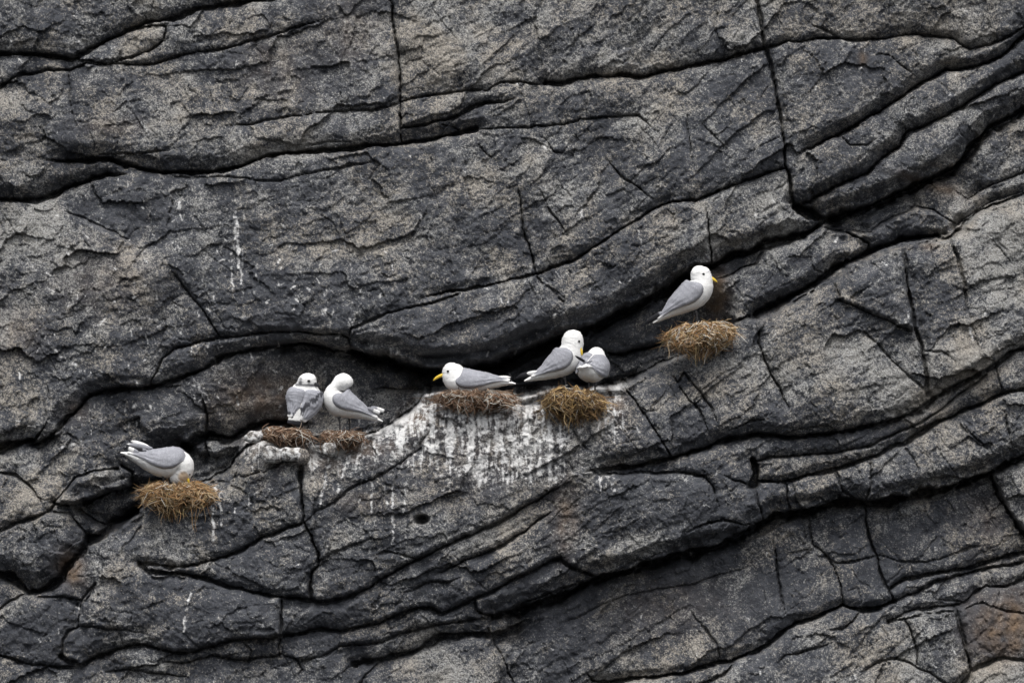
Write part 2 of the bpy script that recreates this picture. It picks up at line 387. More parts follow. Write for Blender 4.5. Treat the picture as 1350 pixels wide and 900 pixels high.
def carve(X, Y, wmin=0.0):
    """groove depth and edge rounding from all joints on the grid"""
    groove = np.zeros_like(X); rnd = np.zeros_like(X); pil = np.zeros_like(X)
    Xw, Yw = warp(X, Y)
    wob = .9 + 0.75 * fbm(X, Y, 40, 3, 31) + .28 * fbm(X, Y, 10, 2, 35)
    xs, ys = X[0], Y[:, 0]
    for (w, d, _s, up), p, fr in zip(CRACKS, POLY, FREE):
        w = w * .60 if 1.9 < w < 3.2 else w * .68 if w < 5.5 and w > 1.9 else w
        rl, al = 1.4 * w + 4, 0.22 * d
        ru, au = up if up else (rl, al)
        if up and up[0] == 0:
            ru, au = 3, 1
            rl, al = 15, 12
        reach = max(ru, rl, 3.5 * w) + 12
        pr, pa = (36, min(.30 * d, 7.5)) if d >= 9 else (12, .2 * d)
        reach = max(reach, pr + 4)
        x0, x1 = np.searchsorted(xs, [p[:, 0].min() - reach, p[:, 0].max() + reach])
        y0, y1 = np.searchsorted(ys, [p[:, 1].min() - reach, p[:, 1].max() + reach])
        if x1 <= x0 or y1 <= y0:
            continue
        shp = (y1 - y0, x1 - x0)
        D = np.full(shp, 1e4); S = np.zeros(shp); A = np.zeros(shp)
        L = np.concatenate([[0], np.cumsum(np.linalg.norm(np.diff(p, axis=0), axis=1))])
        for k in range(len(p) - 1):
            a, b = p[k], p[k + 1]
            u0, u1 = np.searchsorted(xs, [min(a[0], b[0]) - reach, max(a[0], b[0]) + reach])
            v0, v1 = np.searchsorted(ys, [min(a[1], b[1]) - reach, max(a[1], b[1]) + reach])
            u0, u1, v0, v1 = max(u0, x0), min(u1, x1), max(v0, y0), min(v1, y1)
            if u1 <= u0 or v1 <= v0:
                continue
            xx, yy = Xw[v0:v1, u0:u1] - a[0], Yw[v0:v1, u0:u1] - a[1]
            ab = b - a; ll = (ab * ab).sum() + 1e-9
            t = np.clip((xx * ab[0] + yy * ab[1]) / ll, 0, 1)
            dd = np.hypot(xx - t * ab[0], yy - t * ab[1])
            side = (ab[0] * yy - ab[1] * xx) * (1 if ab[0] >= 0 else -1)
            sl = (slice(v0 - y0, v1 - y0), slice(u0 - x0, u1 - x0))
            m = dd < D[sl]
            D[sl] = np.where(m, dd, D[sl]); S[sl] = np.where(m, side, S[sl])
            A[sl] = np.where(m, L[k] + t * math.sqrt(ll), A[sl])
        tap = np.ones(shp)
        if fr[0]:
            tap *= sstep(-6, 34, A)
        if fr[1]:
            tap *= sstep(-6, 34, L[-1] - A)
        ww = np.clip(w * wob[y0:y1, x0:x1], 0.5 * w, 1.7 * w) * (0.35 + 0.65 * tap)
        ww = np.maximum(ww, wmin)
        g = d * tap * (1 - sstep(0.55, 1.05, D / ww))
        R = np.where(S > 0, rl, ru); Am = np.where(S > 0, al, au)
        q = np.clip(1 - np.maximum(D - 0.5 * ww, 0) / R, 0, 1)
        r = Am * tap * q ** 1.35
        sl = (slice(y0, y1), slice(x0, x1))
        groove[sl] = np.maximum(groove[sl], g)
        rnd[sl] = np.maximum(rnd[sl], r)
        pil[sl] = np.maximum(pil[sl], pa * tap * np.clip(1 - D / pr, 0, 1) ** 2)
    return groove, rnd + pil


# block labels: grow every seed outwards, stopping at the joints
CS = 3.0
cx = np.arange(-MARG, 1350 + MARG + CS, CS); cy = np.arange(-MARG, 900 + MARG + CS, CS)
CX, CY = np.meshgrid(cx, cy)
cg, _ = carve(CX, CY, 2.6)
cost = 1 + 5.0 * np.minimum(cg, 14) + 0.4 * fbm(CX, CY, 60, 3, 41)
cost = np.maximum(cost, .3)
ny_, nx_ = CX.shape
lab = np.full(ny_ * nx_, -1, np.int32)
dist = [1e18] * (ny_ * nx_)
cl = cost.ravel().tolist()
hp = []
for k, s in enumerate(SEEDS):
    i = int(round((s[1] + MARG) / CS)) * nx_ + int(round((s[0] + MARG) / CS))
    dist[i] = 0.0; hp.append((0.0, i, k))
heapq.heapify(hp)
while hp:
    dd, i, k = heapq.heappop(hp)
    if lab[i] >= 0:
        continue
    lab[i] = k
    yy, xx = divmod(i, nx_)
    for oy, ox, wgt in ((0, 1, 1.), (0, -1, 1.), (1, 0, 1.), (-1, 0, 1.), (1, 1, 1.414), (1, -1, 1.414), (-1, 1, 1.414), (-1, -1, 1.414)):
        y2, x2 = yy + oy, xx + ox
        if 0 <= y2 < ny_ and 0 <= x2 < nx_:
            j = y2 * nx_ + x2
            if lab[j] < 0:
                nd = dd + wgt * cl[j]
                if nd < dist[j]:
                    dist[j] = nd; heapq.heappush(hp, (nd, j, k))
lab = lab.reshape(ny_, nx_)

# base height from the blocks, on the coarse grid, softened where no joint divides two blocks
sd = np.array(SEEDS)
ddx = np.clip(CX - sd[lab, 0], -150, 150); ddy = np.clip(CY - sd[lab, 1], -150, 150)
Hc = sd[lab, 2] + sd[lab, 3] * ddx + sd[lab, 4] * ddy


def blur(a, n, it=2):
    for _ in range(it):
        for ax in (0, 1):
            pad = [(n, n) if k == ax else (0, 0) for k in (0, 1)]
            c = np.cumsum(np.pad(a, pad, mode='edge'), axis=ax)
            z = np.zeros_like(np.take(c, [0], ax))
            c = np.concatenate([z, c], ax)
            m = a.shape[ax]
            a = (np.take(c, range(2 * n + 1, 2 * n + 1 + m), ax) - np.take(c, range(0, m), ax)) / (2 * n + 1)
    return a


H1 = blur(Hc, 1, 1)
H2 = blur(Hc, 5, 2)
gm = blur(np.clip(cg / 6, 0, 1), 1, 1)
near = np.clip(blur(np.clip(cg / 5, 0, 1), 3, 1) * 2.5, 0, 1)
Hc = H2 * (1 - near) + H1 * near


def bilin(F, X, Y):
    u = np.clip((X + MARG) / CS, 0, nx_ - 1.001); v = np.clip((Y + MARG) / CS, 0, ny_ - 1.001)
    i, j = u.astype(int), v.astype(int); fu, fv = u - i, v - j
    return (F[j, i] * (1 - fu) + F[j, i + 1] * fu) * (1 - fv) + (F[j + 1, i] * (1 - fu) + F[j + 1, i + 1] * fu) * fv


def axis_coords(n):
    inner = np.arange(-8, n + 8.01, 1.45)
    o = [8.0]; st = 1.5
    while o[-1] < MARG - 2:
        st = min(st * 1.07, 7); o.append(o[-1] + st)
    o = np.minimum(np.array(o[1:]), MARG - 1)
    return np.concatenate([-o[::-1], inner, inner[-1] + o])


gx, gy = axis_coords(1350), axis_coords(900)
X, Y = np.meshgrid(gx, gy)
groove, rnd = carve(X, Y)
H = bilin(Hc, X + 1.5 * fbm(X, Y, 12, 2, 51), Y + 1.5 * fbm(X, Y, 12, 2, 55))

# strata run up to the right; how steep depends on where
th = np.radians(14 + 16 * sstep(350, 1250, X) + 6 * sstep(200, 800, Y))
Ur = X * np.cos(th) - Y * np.sin(th); Vr = X * np.sin(th) + Y * np.cos(th)
wx_, wy_ = warp(Ur * 1.0, Vr)
big = fbm(X, Y, 150, 2, 61)
smooth_slab = np.exp(-(((X - 1080) / 230) ** 2 + ((Y - 765 + (X - 1080) * .28) / 52) ** 2) ** 2)
rough = 1 - 0.65 * smooth_slab
f1, e1, c1 = facets(wx_ / 1.7 + 3 * fbm(X, Y, 20, 3, 65), wy_ + 3 * fbm(X, Y, 20, 3, 66), 50, 71)
f2, e2, c2 = facets(wx_ / 1.6 + 3 * fbm(X, Y, 14, 2, 67), wy_ + 3 * fbm(X, Y, 14, 2, 68), 19, 81)
f3, e3, _ = facets(wx_ / 1.3, wy_, 8.5, 91)
jx_ = 1.2 * fbm(X, Y, 12, 3, 205, .7); jy_ = 1.2 * fbm(X, Y, 12, 3, 206, .7)
_, e4, _ = facets(Ur / 2.3 + jx_, Vr + jy_, 27, 211)
_, e5, _ = facets((X * .35 + Y * .94) / 2.0 + jx_, (X * .94 - Y * .35) + jy_, 44, 221)
lowz = sstep(430, 640, Y + .28 * (X - 675)) * (1 - .8 * smooth_slab)
k4 = sstep(.10, .45, fbm(X, Y, 90, 3, 231) + .22 * lowz - .12)
k5 = sstep(.15, .55, fbm(X, Y, 110, 3, 241) + .1 * lowz)
fine_cr = 2.0 * k4 * (1 - sstep(.012, .075, e4)) + 2.4 * k5 * (1 - sstep(.008, .045, e5))
pitmask = sstep(.15, .9, fbm(X, Y, 120, 2, 95) + .6 * np.exp(-((X - 430) / 130) ** 2 - ((Y - 300) / 80) ** 2) + .5 * np.exp(-((X - 40) / 60) ** 2 - ((Y - 330) / 60) ** 2))
pits = pitmask * np.clip(fbm(X, Y, 11, 2, 97) - .25, 0, 1) * 5
fold = np.exp(-np.abs(fbm(Ur / 2.2, Vr, 70, 2, 99)) * 14)         # thin creases along the bedding
H = H - groove - rnd
H += rough * (8 * big + 8.0 * f1 + 3.0 * f2 + .9 * f3)
H += rough * (1.6 * fbm(wx_ / 2, wy_, 30, 3, 101, .55) + 1.25 * fbm(X, Y, 8, 3, 111, .66))
H -= 1.0 * rough * fold + pits + fine_cr
# solution hole under the guano face
H -= 34 * np.exp(-(((X - 557) / 8.5) ** 2 + ((Y - 683) / 6) ** 2) ** 2)
H += -LEAN * (450 - Y)

# -------- colour masks (lichen, guano, rust, bare-dark)
def blob(x, y, rx, ry, rot=0):
    c, s = math.cos(math.radians(rot)), math.sin(math.radians(rot))
    dx, dy = X - x, Y - y
    u, v = (c * dx - s * dy) / rx, (s * dx + c * dy) / ry
    return np.exp(-(u * u + v * v))


wa, wb = 30 * fbm(X, Y, 95, 3, 251), 30 * fbm(X, Y, 95, 3, 261)
swirl = fbm(X + wa, (Y + wb) * 1.15, 38, 4, 271, .62)
veil = fbm((X + .6 * wa) * 1.0, (Y + wb) * .42, 26, 3, 281, .6)       # drip-wise patches
lich = 0.38 + 0.10 * fbm(X, Y, 130, 3, 121) + .13 * swirl + .11 * veil + .10 * fbm(Ur / 1.7, Vr, 42, 3, 131, .6)
blk_t = rng.uniform(-1, 1, len(SEEDS))
vein = np.exp(-np.abs(fbm(X + 1.3 * wa, Y + 1.3 * wb, 30, 3, 301, .55)) * 16) * sstep(-.2, .5, fbm(X, Y, 80, 2, 311))
vein2 = np.exp(-np.abs(fbm((X + wa) * .8 + Y * .5, (Y + wb) * .45 - X * .2, 15, 3, 321, .6)) * 11)
lich += .20 * vein + .16 * (vein2 - .35)
lich += .07 * c1 + .05 * c2
lich += .09 * bilin(blur(blk_t[lab], 1, 1), X, Y)
for b in [(40, 295, 70, 45, .34), (20, 170, 60, 70, .15), (560, 50, 60, 60, .16), (600, 240, 70, 50, .12), (720, 215, 80, 50, .1),
          (850, 140, 60, 50, .15), (1180, 50, 90, 40, .12), (1330, 330, 60, 70, .3), (1160, 500, 80, 45, .25), (1280, 470, 60, 40, .2),
          (960, 480, 50, 60, .12), (660, 700, 60, 30, .16), (570, 885, 80, 30, .22), (1310, 890, 50, 25, .35), (250, 140, 90, 60, .1),
          (470, 290, 70, 60, .12), (1120, 180, 60, 60, .05), (1250, 260, 50, 30, .2), (40, 650, 50, 30, .15), (60, 690, 50, 15, .15), (380, 200, 60, 20, .1),
          (110, 275, 60, 40, -.2), (980, 150, 45, 70, -.12), (500, 340, 60, 40, -.1), (1120, 90, 60, 50, -.12), (640, 430, 120, 45, -.2),
          (850, 650, 80, 50, -.26), (540, 690, 60, 40, -.2), (1000, 770, 260, 60, -.2), (1220, 700, 110, 45, -.18), (310, 690, 90, 50, -.22), (250, 810, 130, 40, -.16), (1080, 400, 50, 50, -.05),
          (350, 400, 90, 60, -.14), (220, 400, 90, 60, -.05), (60, 840, 70, 40, -.2), (350, 745, 70, 30, -.2), (1150, 400, 50, 40, -.16),
          (1230, 420, 40, 60, -.14), (600, 790, 120, 40, -.1), (300, 530, 120, 40, -.1), (700, 490, 140, 30, -.25), (1060, 350, 70, 40, -.06), (900, 550, 60, 40, -.1)]:
    lich += b[4] * blob(*b[:4])

sx = X + 2.0 * fbm(X, Y, 25, 2, 141)
streak = .56 + .55 * perlin(sx / 7, Y / 60, 151) + .26 * perlin(sx / 3.0, Y / 26, 152) + .55 * fbm(X, Y, 13, 3, 153, .65)
gu = np.zeros_like(X)
for b in [(650, 570, 85, 50, 1.25), (725, 545, 22, 26, .8), (805, 550, 24, 30, .5), (575, 555, 40, 40, .6), (600, 540, 45, 22, .8), (690, 540, 30, 22, .9), (560, 560, 26, 30, .9), (520, 575, 30, 18, .7), (480, 598, 36, 24, .55), (730, 580, 26, 40, .6),
          (805, 545, 20, 30, .55), (345, 595, 24, 16, .8), (385, 598, 14, 10, .6), (335, 574, 11, 8, 1.6), (385, 597, 14, 9, 1.0), (690, 620, 60, 20, .7), (440, 630, 22, 26, .35),
          (620, 620, 40, 24, .6), (290, 640, 14, 30, .3), (312, 340, 14, 44, .5), (145, 625, 20, 8, .5), (175, 537, 24, 8, .75), (210, 545, 20, 14, .35), (262, 510, 14, 18, .4),
          (545, 605, 30, 18, .55), (900, 632, 14, 10, .4), (600, 520, 30, 8, .5), (470, 548, 14, 14, .5), (905, 450, 24, 8, 0.0), (955, 480, 10, 30, .25), (330, 600, 40, 20, .3)]:
    gu += b[4] * blob(*b[:4])
run = sstep(.05, .55, perlin(sx / 4.2, Y / 90, 291) + .5 * perlin(sx / 1.9, Y / 45, 292) + .25 * fbm(X, Y, 7, 2, 293))
gz = np.clip(gu, 0, 1.2)
gu = np.clip(.80 * gz * np.clip(streak, 0, 1.3) + .48 * sstep(.12, .8, gz) * run, 0, 1)
for (x_, y_, w_, h_, a_) in [(235, 690, 40, 26, .45), (288, 668, 12, 36, .6), (430, 632, 30, 30, .6), (480, 628, 34, 34, .55), (385, 612, 30, 20, .5), (560, 610, 50, 40, .55), (690, 625, 60, 30, .55), (805, 555, 24, 36, .8),
                             (765, 570, 24, 22, .5), (800, 640, 20, 18, .6), (950, 480, 14, 34, .5), (915, 488, 28, 20, .35), (330, 640, 30, 26, .35), (510, 660, 50, 40, .45), (312, 340, 16, 56, .8), (430, 395, 8, 22, .6), (610, 640, 60, 30, .4)]:
    gu = np.maximum(gu, a_ * np.exp(-((X - x_) / w_) ** 2 - ((Y - y_) / h_) ** 2) * sstep(.25, .75, perlin(sx / 3.6, Y / 55, 294) + .45 * perlin(sx / 1.8, Y / 25, 295) + .1))
WHITE = [(2.2, 1, "309,280 311,300 313,330 314,352"), (1.4, .7, "316,350 321,392"), (1.1, .6, "303,330 305,372"), (1.3, 1, "285,642 284,680 284,712"), (1.2, .7, "293,645 295,690"),
         (1.4, .9, "519,640 520,680 519,714"), (1.2, .9, "493,636 492,672"), (1.3, .8, "537,634 533,680"), (1.3, .9, "255,778 250,800 246,828"),
         (1.2, .8, "790,627 792,655"), (1.2, .7, "800,627 799,640"), (1.6, .9, "806,627 808,645"), (1.3, .9, "436,612 428,640 423,668"), (1.2, .8, "459,603 452,628 447,652"),
         (1.4, .9, "766,276 768,292"), (1.2, .7, "428,380 429,412"), (1.2, .7, "330,648 332,664"), (1.3, .7, "339,650 352,644 362,642"), (1.1, .6, "840,300 852,342"),
         (1.5, .8, "1276,432 1279,448"), (1.4, .8, "1001,877 1000,884"), (1.3, .6, "705,880 704,890"), (1.6, .7, "998,274 997,284"), (1.4, .8, "508,640 511,665"),
         (1.2, .6, "490,720 488,728"), (1.5, .7, "256,500 268,520 262,530"), (1.3, .7, "242,502 262,512"), (1.4, .8, "80,590 108,582"), (1.3, .7, "56,440 80,470 100,480"),
         (1.6, .9, "98,53 108,58"), (1.6, .8, "125,42 126,48"), (1.4, .7, "228,320 238,328"), (1.5, .7, "596,410 606,420"), (1.5, .6, "676,424 680,430"), (1.2, .6, "335,810 352,822"),
         (1.0, .6, "610,225 630,229"), (1.1, .7, "822,60 824,68"), (1.0, .6, "696,76 699,92"), (1.1, .6, "724,84 726,94"), (1.1, .7, "682,108 684,113"), (1.0, .5, "744,242 743,260"),
         (1.3, .6, "1195,408 1196,420"), (1.4, .6, "1190,422 1192,426"), (1.2, .6, "936,18 938,28"), (1.3, .6, "1255,118 1256,124"), (1.2, .5, "253,290 256,296"), (1.2, .7, "405,380 413,388"),
         (1.2, .6, "173,435 176,442"), (1.4, .7, "235,436 246,446"), (1.2, .6, "288,447 291,457"), (1.4, .7, "422,484 429,480"), (1.2, .6, "384,438 386,448"), (1.3, .7, "184,160 192,172")]


def line_mask(w, s):
    p = pts(s); m = np.zeros_like(X)
    rx = 8
    x0, x1 = np.searchsorted(gx, [p[:, 0].min() - rx, p[:, 0].max() + rx])
    y0, y1 = np.searchsorted(gy, [p[:, 1].min() - rx, p[:, 1].max() + rx])
    xx, yy = X[y0:y1, x0:x1], Y[y0:y1, x0:x1]
    jx = xx + 2.2 * perlin(xx / 9, yy / 9, 161) + 1.0 * perlin(xx / 3, yy / 4, 163)
    D = np.full(xx.shape, 99.0)
    for a, b in zip(p[:-1], p[1:]):
        ab = b - a
        t = np.clip(((jx - a[0]) * ab[0] + (yy - a[1]) * ab[1]) / (ab @ ab), 0, 1)
        D = np.minimum(D, np.hypot(jx - a[0] - t * ab[0], yy - a[1] - t * ab[1]))
    return (slice(y0, y1), slice(x0, x1)), 1 - sstep(.35 * w, 1.5 * w, D)


LIP = pts("830,505 815,510 775,514 725,512 695,522 640,524 575,514 560,522 545,540 530,552 500,570 470,582 440,594 420,596 400,590 375,580 345,584 325,594 312,606")
DL = np.full(X.shape, 99.0)
for a, b in zip(LIP[:-1], LIP[1:]):
    ab = b - a
    u0, u1 = np.searchsorted(gx, [min(a[0], b[0]) - 45, max(a[0], b[0]) + 45]); v0, v1 = np.searchsorted(gy, [min(a[1], b[1]) - 45, max(a[1], b[1]) + 45])
    xx, yy = X[v0:v1, u0:u1] - a[0], Y[v0:v1, u0:u1] - a[1]
    t = np.clip((xx * ab[0] + yy * ab[1]) / (ab @ ab), 0, 1)
    dd_ = np.hypot(xx - t * ab[0], yy - t * ab[1])
    dd_ = np.where(yy - t * ab[1] < -3, 99, dd_)
    DL[v0:v1, u0:u1] = np.minimum(DL[v0:v1, u0:u1], dd_)
lipn = fbm(X, Y, 15, 3, 331, .65)
lipx = sstep(318, 345, X) * sstep(835, 815, X)
gu = np.maximum(gu, lipx * np.clip(1.25 * np.exp(-DL / 17) + .65 * np.exp(-DL / 45) * run, 0, 1) * np.clip(.82 + .6 * lipn, 0, 1.1))
for w, st_, s in WHITE:
    sl, m = line_mask(w * 1.7, s)
    gu[sl] = np.maximum(gu[sl], st_ * m * np.clip(.75 + .7 * perlin(X[sl] / 4, Y[sl] / 9, 171), .2, 1.1))
for k in range(620):                       # stray droppings
    x, y = rng.uniform(0, 1350), rng.uniform(0, 900)
    if k < 330:
        x, y = rng.normal(300, 170), rng.normal(430, 90)
    r = rng.uniform(.9, 1.9); l = rng.uniform(0, 8)
    try:
        sl, m = line_mask(r, "%f,%f %f,%f" % (x, y, x + rng.normal(0, 3), y + l + .4))
        gu[sl] = np.maximum(gu[sl], rng.uniform(.3, .8) * m)
    except Exception:
        pass

ru_n = .75 + .5 * fbm(X, Y, 16, 3, 181)
rust = np.zeros_like(X)
for b in [(97, 748, 16, 22, 1.0, 30), (745, 680, 16, 46, .55, 0), (945, 388, 15, 28, 1.4, 0), (350, 525, 60, 30, .6, 0), (375, 560, 30, 12, .5, 0), (1330, 825, 50, 40, 1.0, 20),
          (555, 548, 20, 20, .6, 0), (715, 530, 16, 24, .65, 0), (800, 535, 24, 24, .5, 0), (620, 525, 60, 12, .7, 0), (470, 590, 40, 10, .55, 0), (350, 582, 36, 10, .5, 0),
          (1240, 245, 50, 8, .6, -18), (1225, 325, 10, 6, .6, 0), (150, 165, 40, 12, .3, 0), (360, 90, 40, 40, .22, 0), (460, 40, 30, 40, .25, 0), (130, 370, 60, 40, .22, 0),
          (1140, 75, 6, 8, .7, 0), (20, 440, 30, 30, .3, 0), (1300, 690, 30, 40, .22, 0), (880, 800, 80, 40, .16, 0), (283, 640, 4, 6, .7, 0), (284, 700, 2, 12, .8, 0), (100, 540, 16, 14, .35, 0), (640, 590, 90, 50, .22, 0), (480, 660, 30, 12, .3, 0)]:
    rust += b[4] * blob(*b[:4], b[5])
rust = np.clip(rust * ru_n + .55 * lipx * np.exp(-DL / 22) * sstep(-.1, .5, fbm(X, Y, 20, 3, 341)), 0, 1)
masks = np.stack([np.clip(lich, 0, 1), np.clip(gu, 0, 1), rust, np.ones_like(X)], -1).astype(np.float32)

# ------------------------------------------------------------------ materials
def node_mat(name):
    m = bpy.data.materials.new(name); m.use_nodes = True
    nt = m.node_tree
    b = nt.nodes['Principled BSDF']
    return m, nt, b


def N(nt, kind, **kw):
    n = nt.nodes.new(kind)
    for k, v in kw.items():
        if k in n.inputs.keys() if hasattr(n.inputs, 'keys') else False:
            n.inputs[k].default_value = v
        else:
            setattr(n, k, v)
    return n


def noise(nt, vec, scale, detail=3, rough=.6):
    n = nt.nodes.new('ShaderNodeTexNoise')
    n.inputs['Scale'].default_value = scale; n.inputs['Detail'].default_value = detail; n.inputs['Roughness'].default_value = rough
    nt.links.new(vec, n.inputs['Vector'])
    return n.outputs['Fac']


def math_(nt, op, a, b=None, clamp=False):
    n = nt.nodes.new('ShaderNodeMath'); n.operation = op; n.use_clamp = clamp
    for i, v in enumerate((a, b)):
        if v is None: continue
        if isinstance(v, (int, float)): n.inputs[i].default_value = v
        else: nt.links.new(v, n.inputs[i])
    return n.outputs[0]


def mixc(nt, f, a, b):
    n = nt.nodes.new('ShaderNodeMix'); n.data_type = 'RGBA'
    if isinstance(f, (int, float)): n.inputs[0].default_value = f
    else: nt.links.new(f, n.inputs[0])
    for i, v in ((6, a), (7, b)):
        if isinstance(v, tuple): n.inputs[i].default_value = (*v, 1)
        else: nt.links.new(v, n.inputs[i])
    return n.outputs[2]


def remap(nt, v, a, b, c=0., d=1.):
    n = nt.nodes.new('ShaderNodeMapRange'); n.interpolation_type = 'SMOOTHSTEP'
    nt.links.new(v, n.inputs[0])
    for i, q in enumerate((a, b, c, d)): n.inputs[i + 1].default_value = q
    return n.outputs[0]


ROCK, nt, bs = node_mat('rock')
geo = nt.nodes.new('ShaderNodeNewGeometry'); P = geo.outputs['Position']
att = nt.nodes.new('ShaderNodeAttribute'); att.attribute_name = 'masks'
sep = nt.nodes.new('ShaderNodeSeparateColor'); nt.links.new(att.outputs['Color'], sep.inputs[0])
aL, aG, aR = sep.outputs[0], sep.outputs[1], sep.outputs[2]
n_grain = noise(nt, P, 110, 3, .75)
n_fine = noise(nt, P, 48, 5, .78)
n_mid = noise(nt, P, 12, 4, .62)
n_big = noise(nt, P, 3.1, 3, .55)
dark = mixc(nt, remap(nt, n_mid, .32, .68), (.023, .026, .034), (.071, .075, .086))
dark = mixc(nt, remap(nt, n_grain, .54, .76), dark, (.18, .18, .175))
n_spk = noise(nt, P, 170, 2, .6)

tan = mixc(nt, remap(nt, n_big, .38, .60), (.41, .37, .315), (.39, .39, .38))
tan = mixc(nt, remap(nt, n_grain, .3, .7), (.15, .14, .122), tan)
lf = math_(nt, 'ADD', math_(nt, 'MULTIPLY', n_fine, 1.35), math_(nt, 'MULTIPLY', n_grain, 1.25))
lf = math_(nt, 'ADD', lf, math_(nt, 'MULTIPLY', n_mid, .38))
lf = math_(nt, 'ADD', lf, math_(nt, 'MULTIPLY', aL, 1.0))
lf0 = lf
lf = remap(nt, lf, 1.74, 2.24, 0, .92)
col = mixc(nt, lf, dark, tan)
col = mixc(nt, math_(nt, 'MULTIPLY', remap(nt, n_spk, .58, .68), math_(nt, 'MULTIPLY', remap(nt, lf0, 1.65, 2.05), .7)), col, (.46, .44, .40))
col = mixc(nt, math_(nt, 'MULTIPLY', remap(nt, n_spk, .42, .33), .7), col, (.022, .022, .025))
rustc = mixc(nt, n_fine, (.10, .062, .034), (.32, .205, .11))
col = mixc(nt, math_(nt, 'MULTIPLY', aR, .62), col, rustc)
gf = math_(nt, 'ADD', aG, math_(nt, 'MULTIPLY', math_(nt, 'SUBTRACT', n_fine, .5), 2.7))
gf = math_(nt, 'MULTIPLY', remap(nt, gf, .29, 1.06, 0, .9), remap(nt, aG, .05, .3))
guc = mixc(nt, n_mid, (.60, .605, .62), (.78, .765, .73))
col = mixc(nt, gf, col, guc)
nt.links.new(col, bs.inputs['Base Color'])
nt.links.new(remap(nt, n_mid, .3, .7, .62, .85), bs.inputs['Roughness'])
bs.inputs['Specular IOR Level'].default_value = .35
bmp = nt.nodes.new('ShaderNodeBump'); bmp.inputs['Strength'].default_value = .8; bmp.inputs['Distance'].default_value = .014
hb = math_(nt, 'ADD', n_fine, math_(nt, 'MULTIPLY', n_grain, .9))
nt.links.new(hb, bmp.inputs['Height']); nt.links.new(bmp.outputs[0], bs.inputs['Normal'])


def attr_mat(name, rough=.8, bump=0.0, bscale=200, var=.12, sheen=0.0):
    m, nt, b = node_mat(name)
    a = nt.nodes.new('ShaderNodeAttribute'); a.attribute_name = 'col'
    g = nt.nodes.new('ShaderNodeNewGeometry')
    n = noise(nt, g.outputs['Position'], bscale, 3, .6)
    v = nt.nodes.new('ShaderNodeHueSaturation')
    nt.links.new(a.outputs['Color'], v.inputs['Color'])
    nt.links.new(remap(nt, n, .3, .7, 1 - var, 1 + var), v.inputs['Value'])
    nt.links.new(v.outputs[0], b.inputs['Base Color'])
    b.inputs['Roughness'].default_value = rough
    b.inputs['Specular IOR Level'].default_value = .25
    if bump:
        bm_ = nt.nodes.new('ShaderNodeBump'); bm_.inputs['Distance'].default_value = bump; bm_.inputs['Strength'].default_value = .7
        nt.links.new(n, bm_.inputs['Height']); nt.links.new(bm_.outputs[0], b.inputs['Normal'])
    return m


PLUM = attr_mat('plumage', .85, .004, 160, .05)
WINGM = attr_mat('wing_feathers', .75, .003, 140, .09)
HORN = attr_mat('bill_horn', .38, 0, 300, .1)
SKIN = attr_mat('leg_skin', .6, .001, 400, .15)
STRAW = attr_mat('dry_grass', .8, 0, 260, .25)
MUD = attr_mat('nest_mud', .95, .012, 120, .35)
EYE, nt, b = node_mat('eye'); b.inputs['Roughness'].default_value = .12
nz = noise(nt, nt.nodes.new('ShaderNodeNewGeometry').outputs['Position'], 500)
nt.links.new(mixc(nt, nz, (.006, .005, .005), (.016, .013, .011)), b.inputs['Base Color'])

# ------------------------------------------------------------------ cliff
coll = sc.collection


def link(name, me, mat, parent=None, smooth=True):
    o = bpy.data.objects.new(name, me); coll.objects.link(o)
    me.materials.append(mat)
    if smooth:
        me.polygons.foreach_set('use_smooth', np.ones(len(me.polygons), bool))
    if parent is not None:
        o.parent = parent
    return o


def set_col(me, name, arr):
    a = me.attributes.new(name, 'FLOAT_COLOR', 'POINT')
    arr = np.asarray(arr, np.float32)
    if arr.shape[1] == 3:
        arr = np.hstack([arr, np.ones((len(arr), 1), np.float32)])
    a.data.foreach_set('color', arr.ravel())


def mesh_np(name, V, F):
    """quad mesh from numpy arrays"""
    me = bpy.data.meshes.new(name)
    nf = len(F); k = F.shape[1]
    me.vertices.add(len(V)); me.vertices.foreach_set('co', np.asarray(V, np.float32).ravel())
    me.loops.add(nf * k); me.loops.foreach_set('vertex_index', F.astype(np.int32).ravel())
    me.polygons.add(nf)
    me.polygons.foreach_set('loop_start', np.arange(0, nf * k, k, dtype=np.int32))
    me.update(calc_edges=True)
    return me


# solid body of the cliff behind the jointed face
x0, x1, y0, y1 = gx[0] - 30, gx[-1] + 30, gy[0] - 30, gy[-1] + 30
nb = 24
bx_, by_ = np.meshgrid(np.linspace(x0, x1, nb), np.linspace(y0, y1, nb))
bh = -330 - LEAN * (450 - by_) + 12 * fbm(bx_, by_, 300, 2, 5)
fr_ = np.stack([(bx_ - 675) / PXM, -bh / PXM, (450 - by_) / PXM], -1).reshape(-1, 3)
bk_ = fr_.copy(); bk_[:, 1] += 2.5
idx = np.arange(nb * nb).reshape(nb, nb)
Fq = np.stack([idx[:-1, :-1], idx[1:, :-1], idx[1:, 1:], idx[:-1, 1:]], -1).reshape(-1, 4)
Fs = [Fq, Fq[:, ::-1] + nb * nb]
for e in (idx[0], idx[-1][::-1], idx[:, 0][::-1], idx[:, -1]):
    Fs.append(np.stack([e[:-1], e[1:], e[1:] + nb * nb, e[:-1] + nb * nb], -1))
me = mesh_np('cliff', np.vstack([fr_, bk_]), np.vstack(Fs))
mm = np.tile(np.array([[.5, 0, 0, 1]], np.float32), (2 * nb * nb, 1))
set_col(me, 'masks', mm)
cliff = link('cliff', me, ROCK)
cliff['kind'] = 'structure'
cliff['label'] = 'dark grey jointed sea cliff speckled with pale lichen'

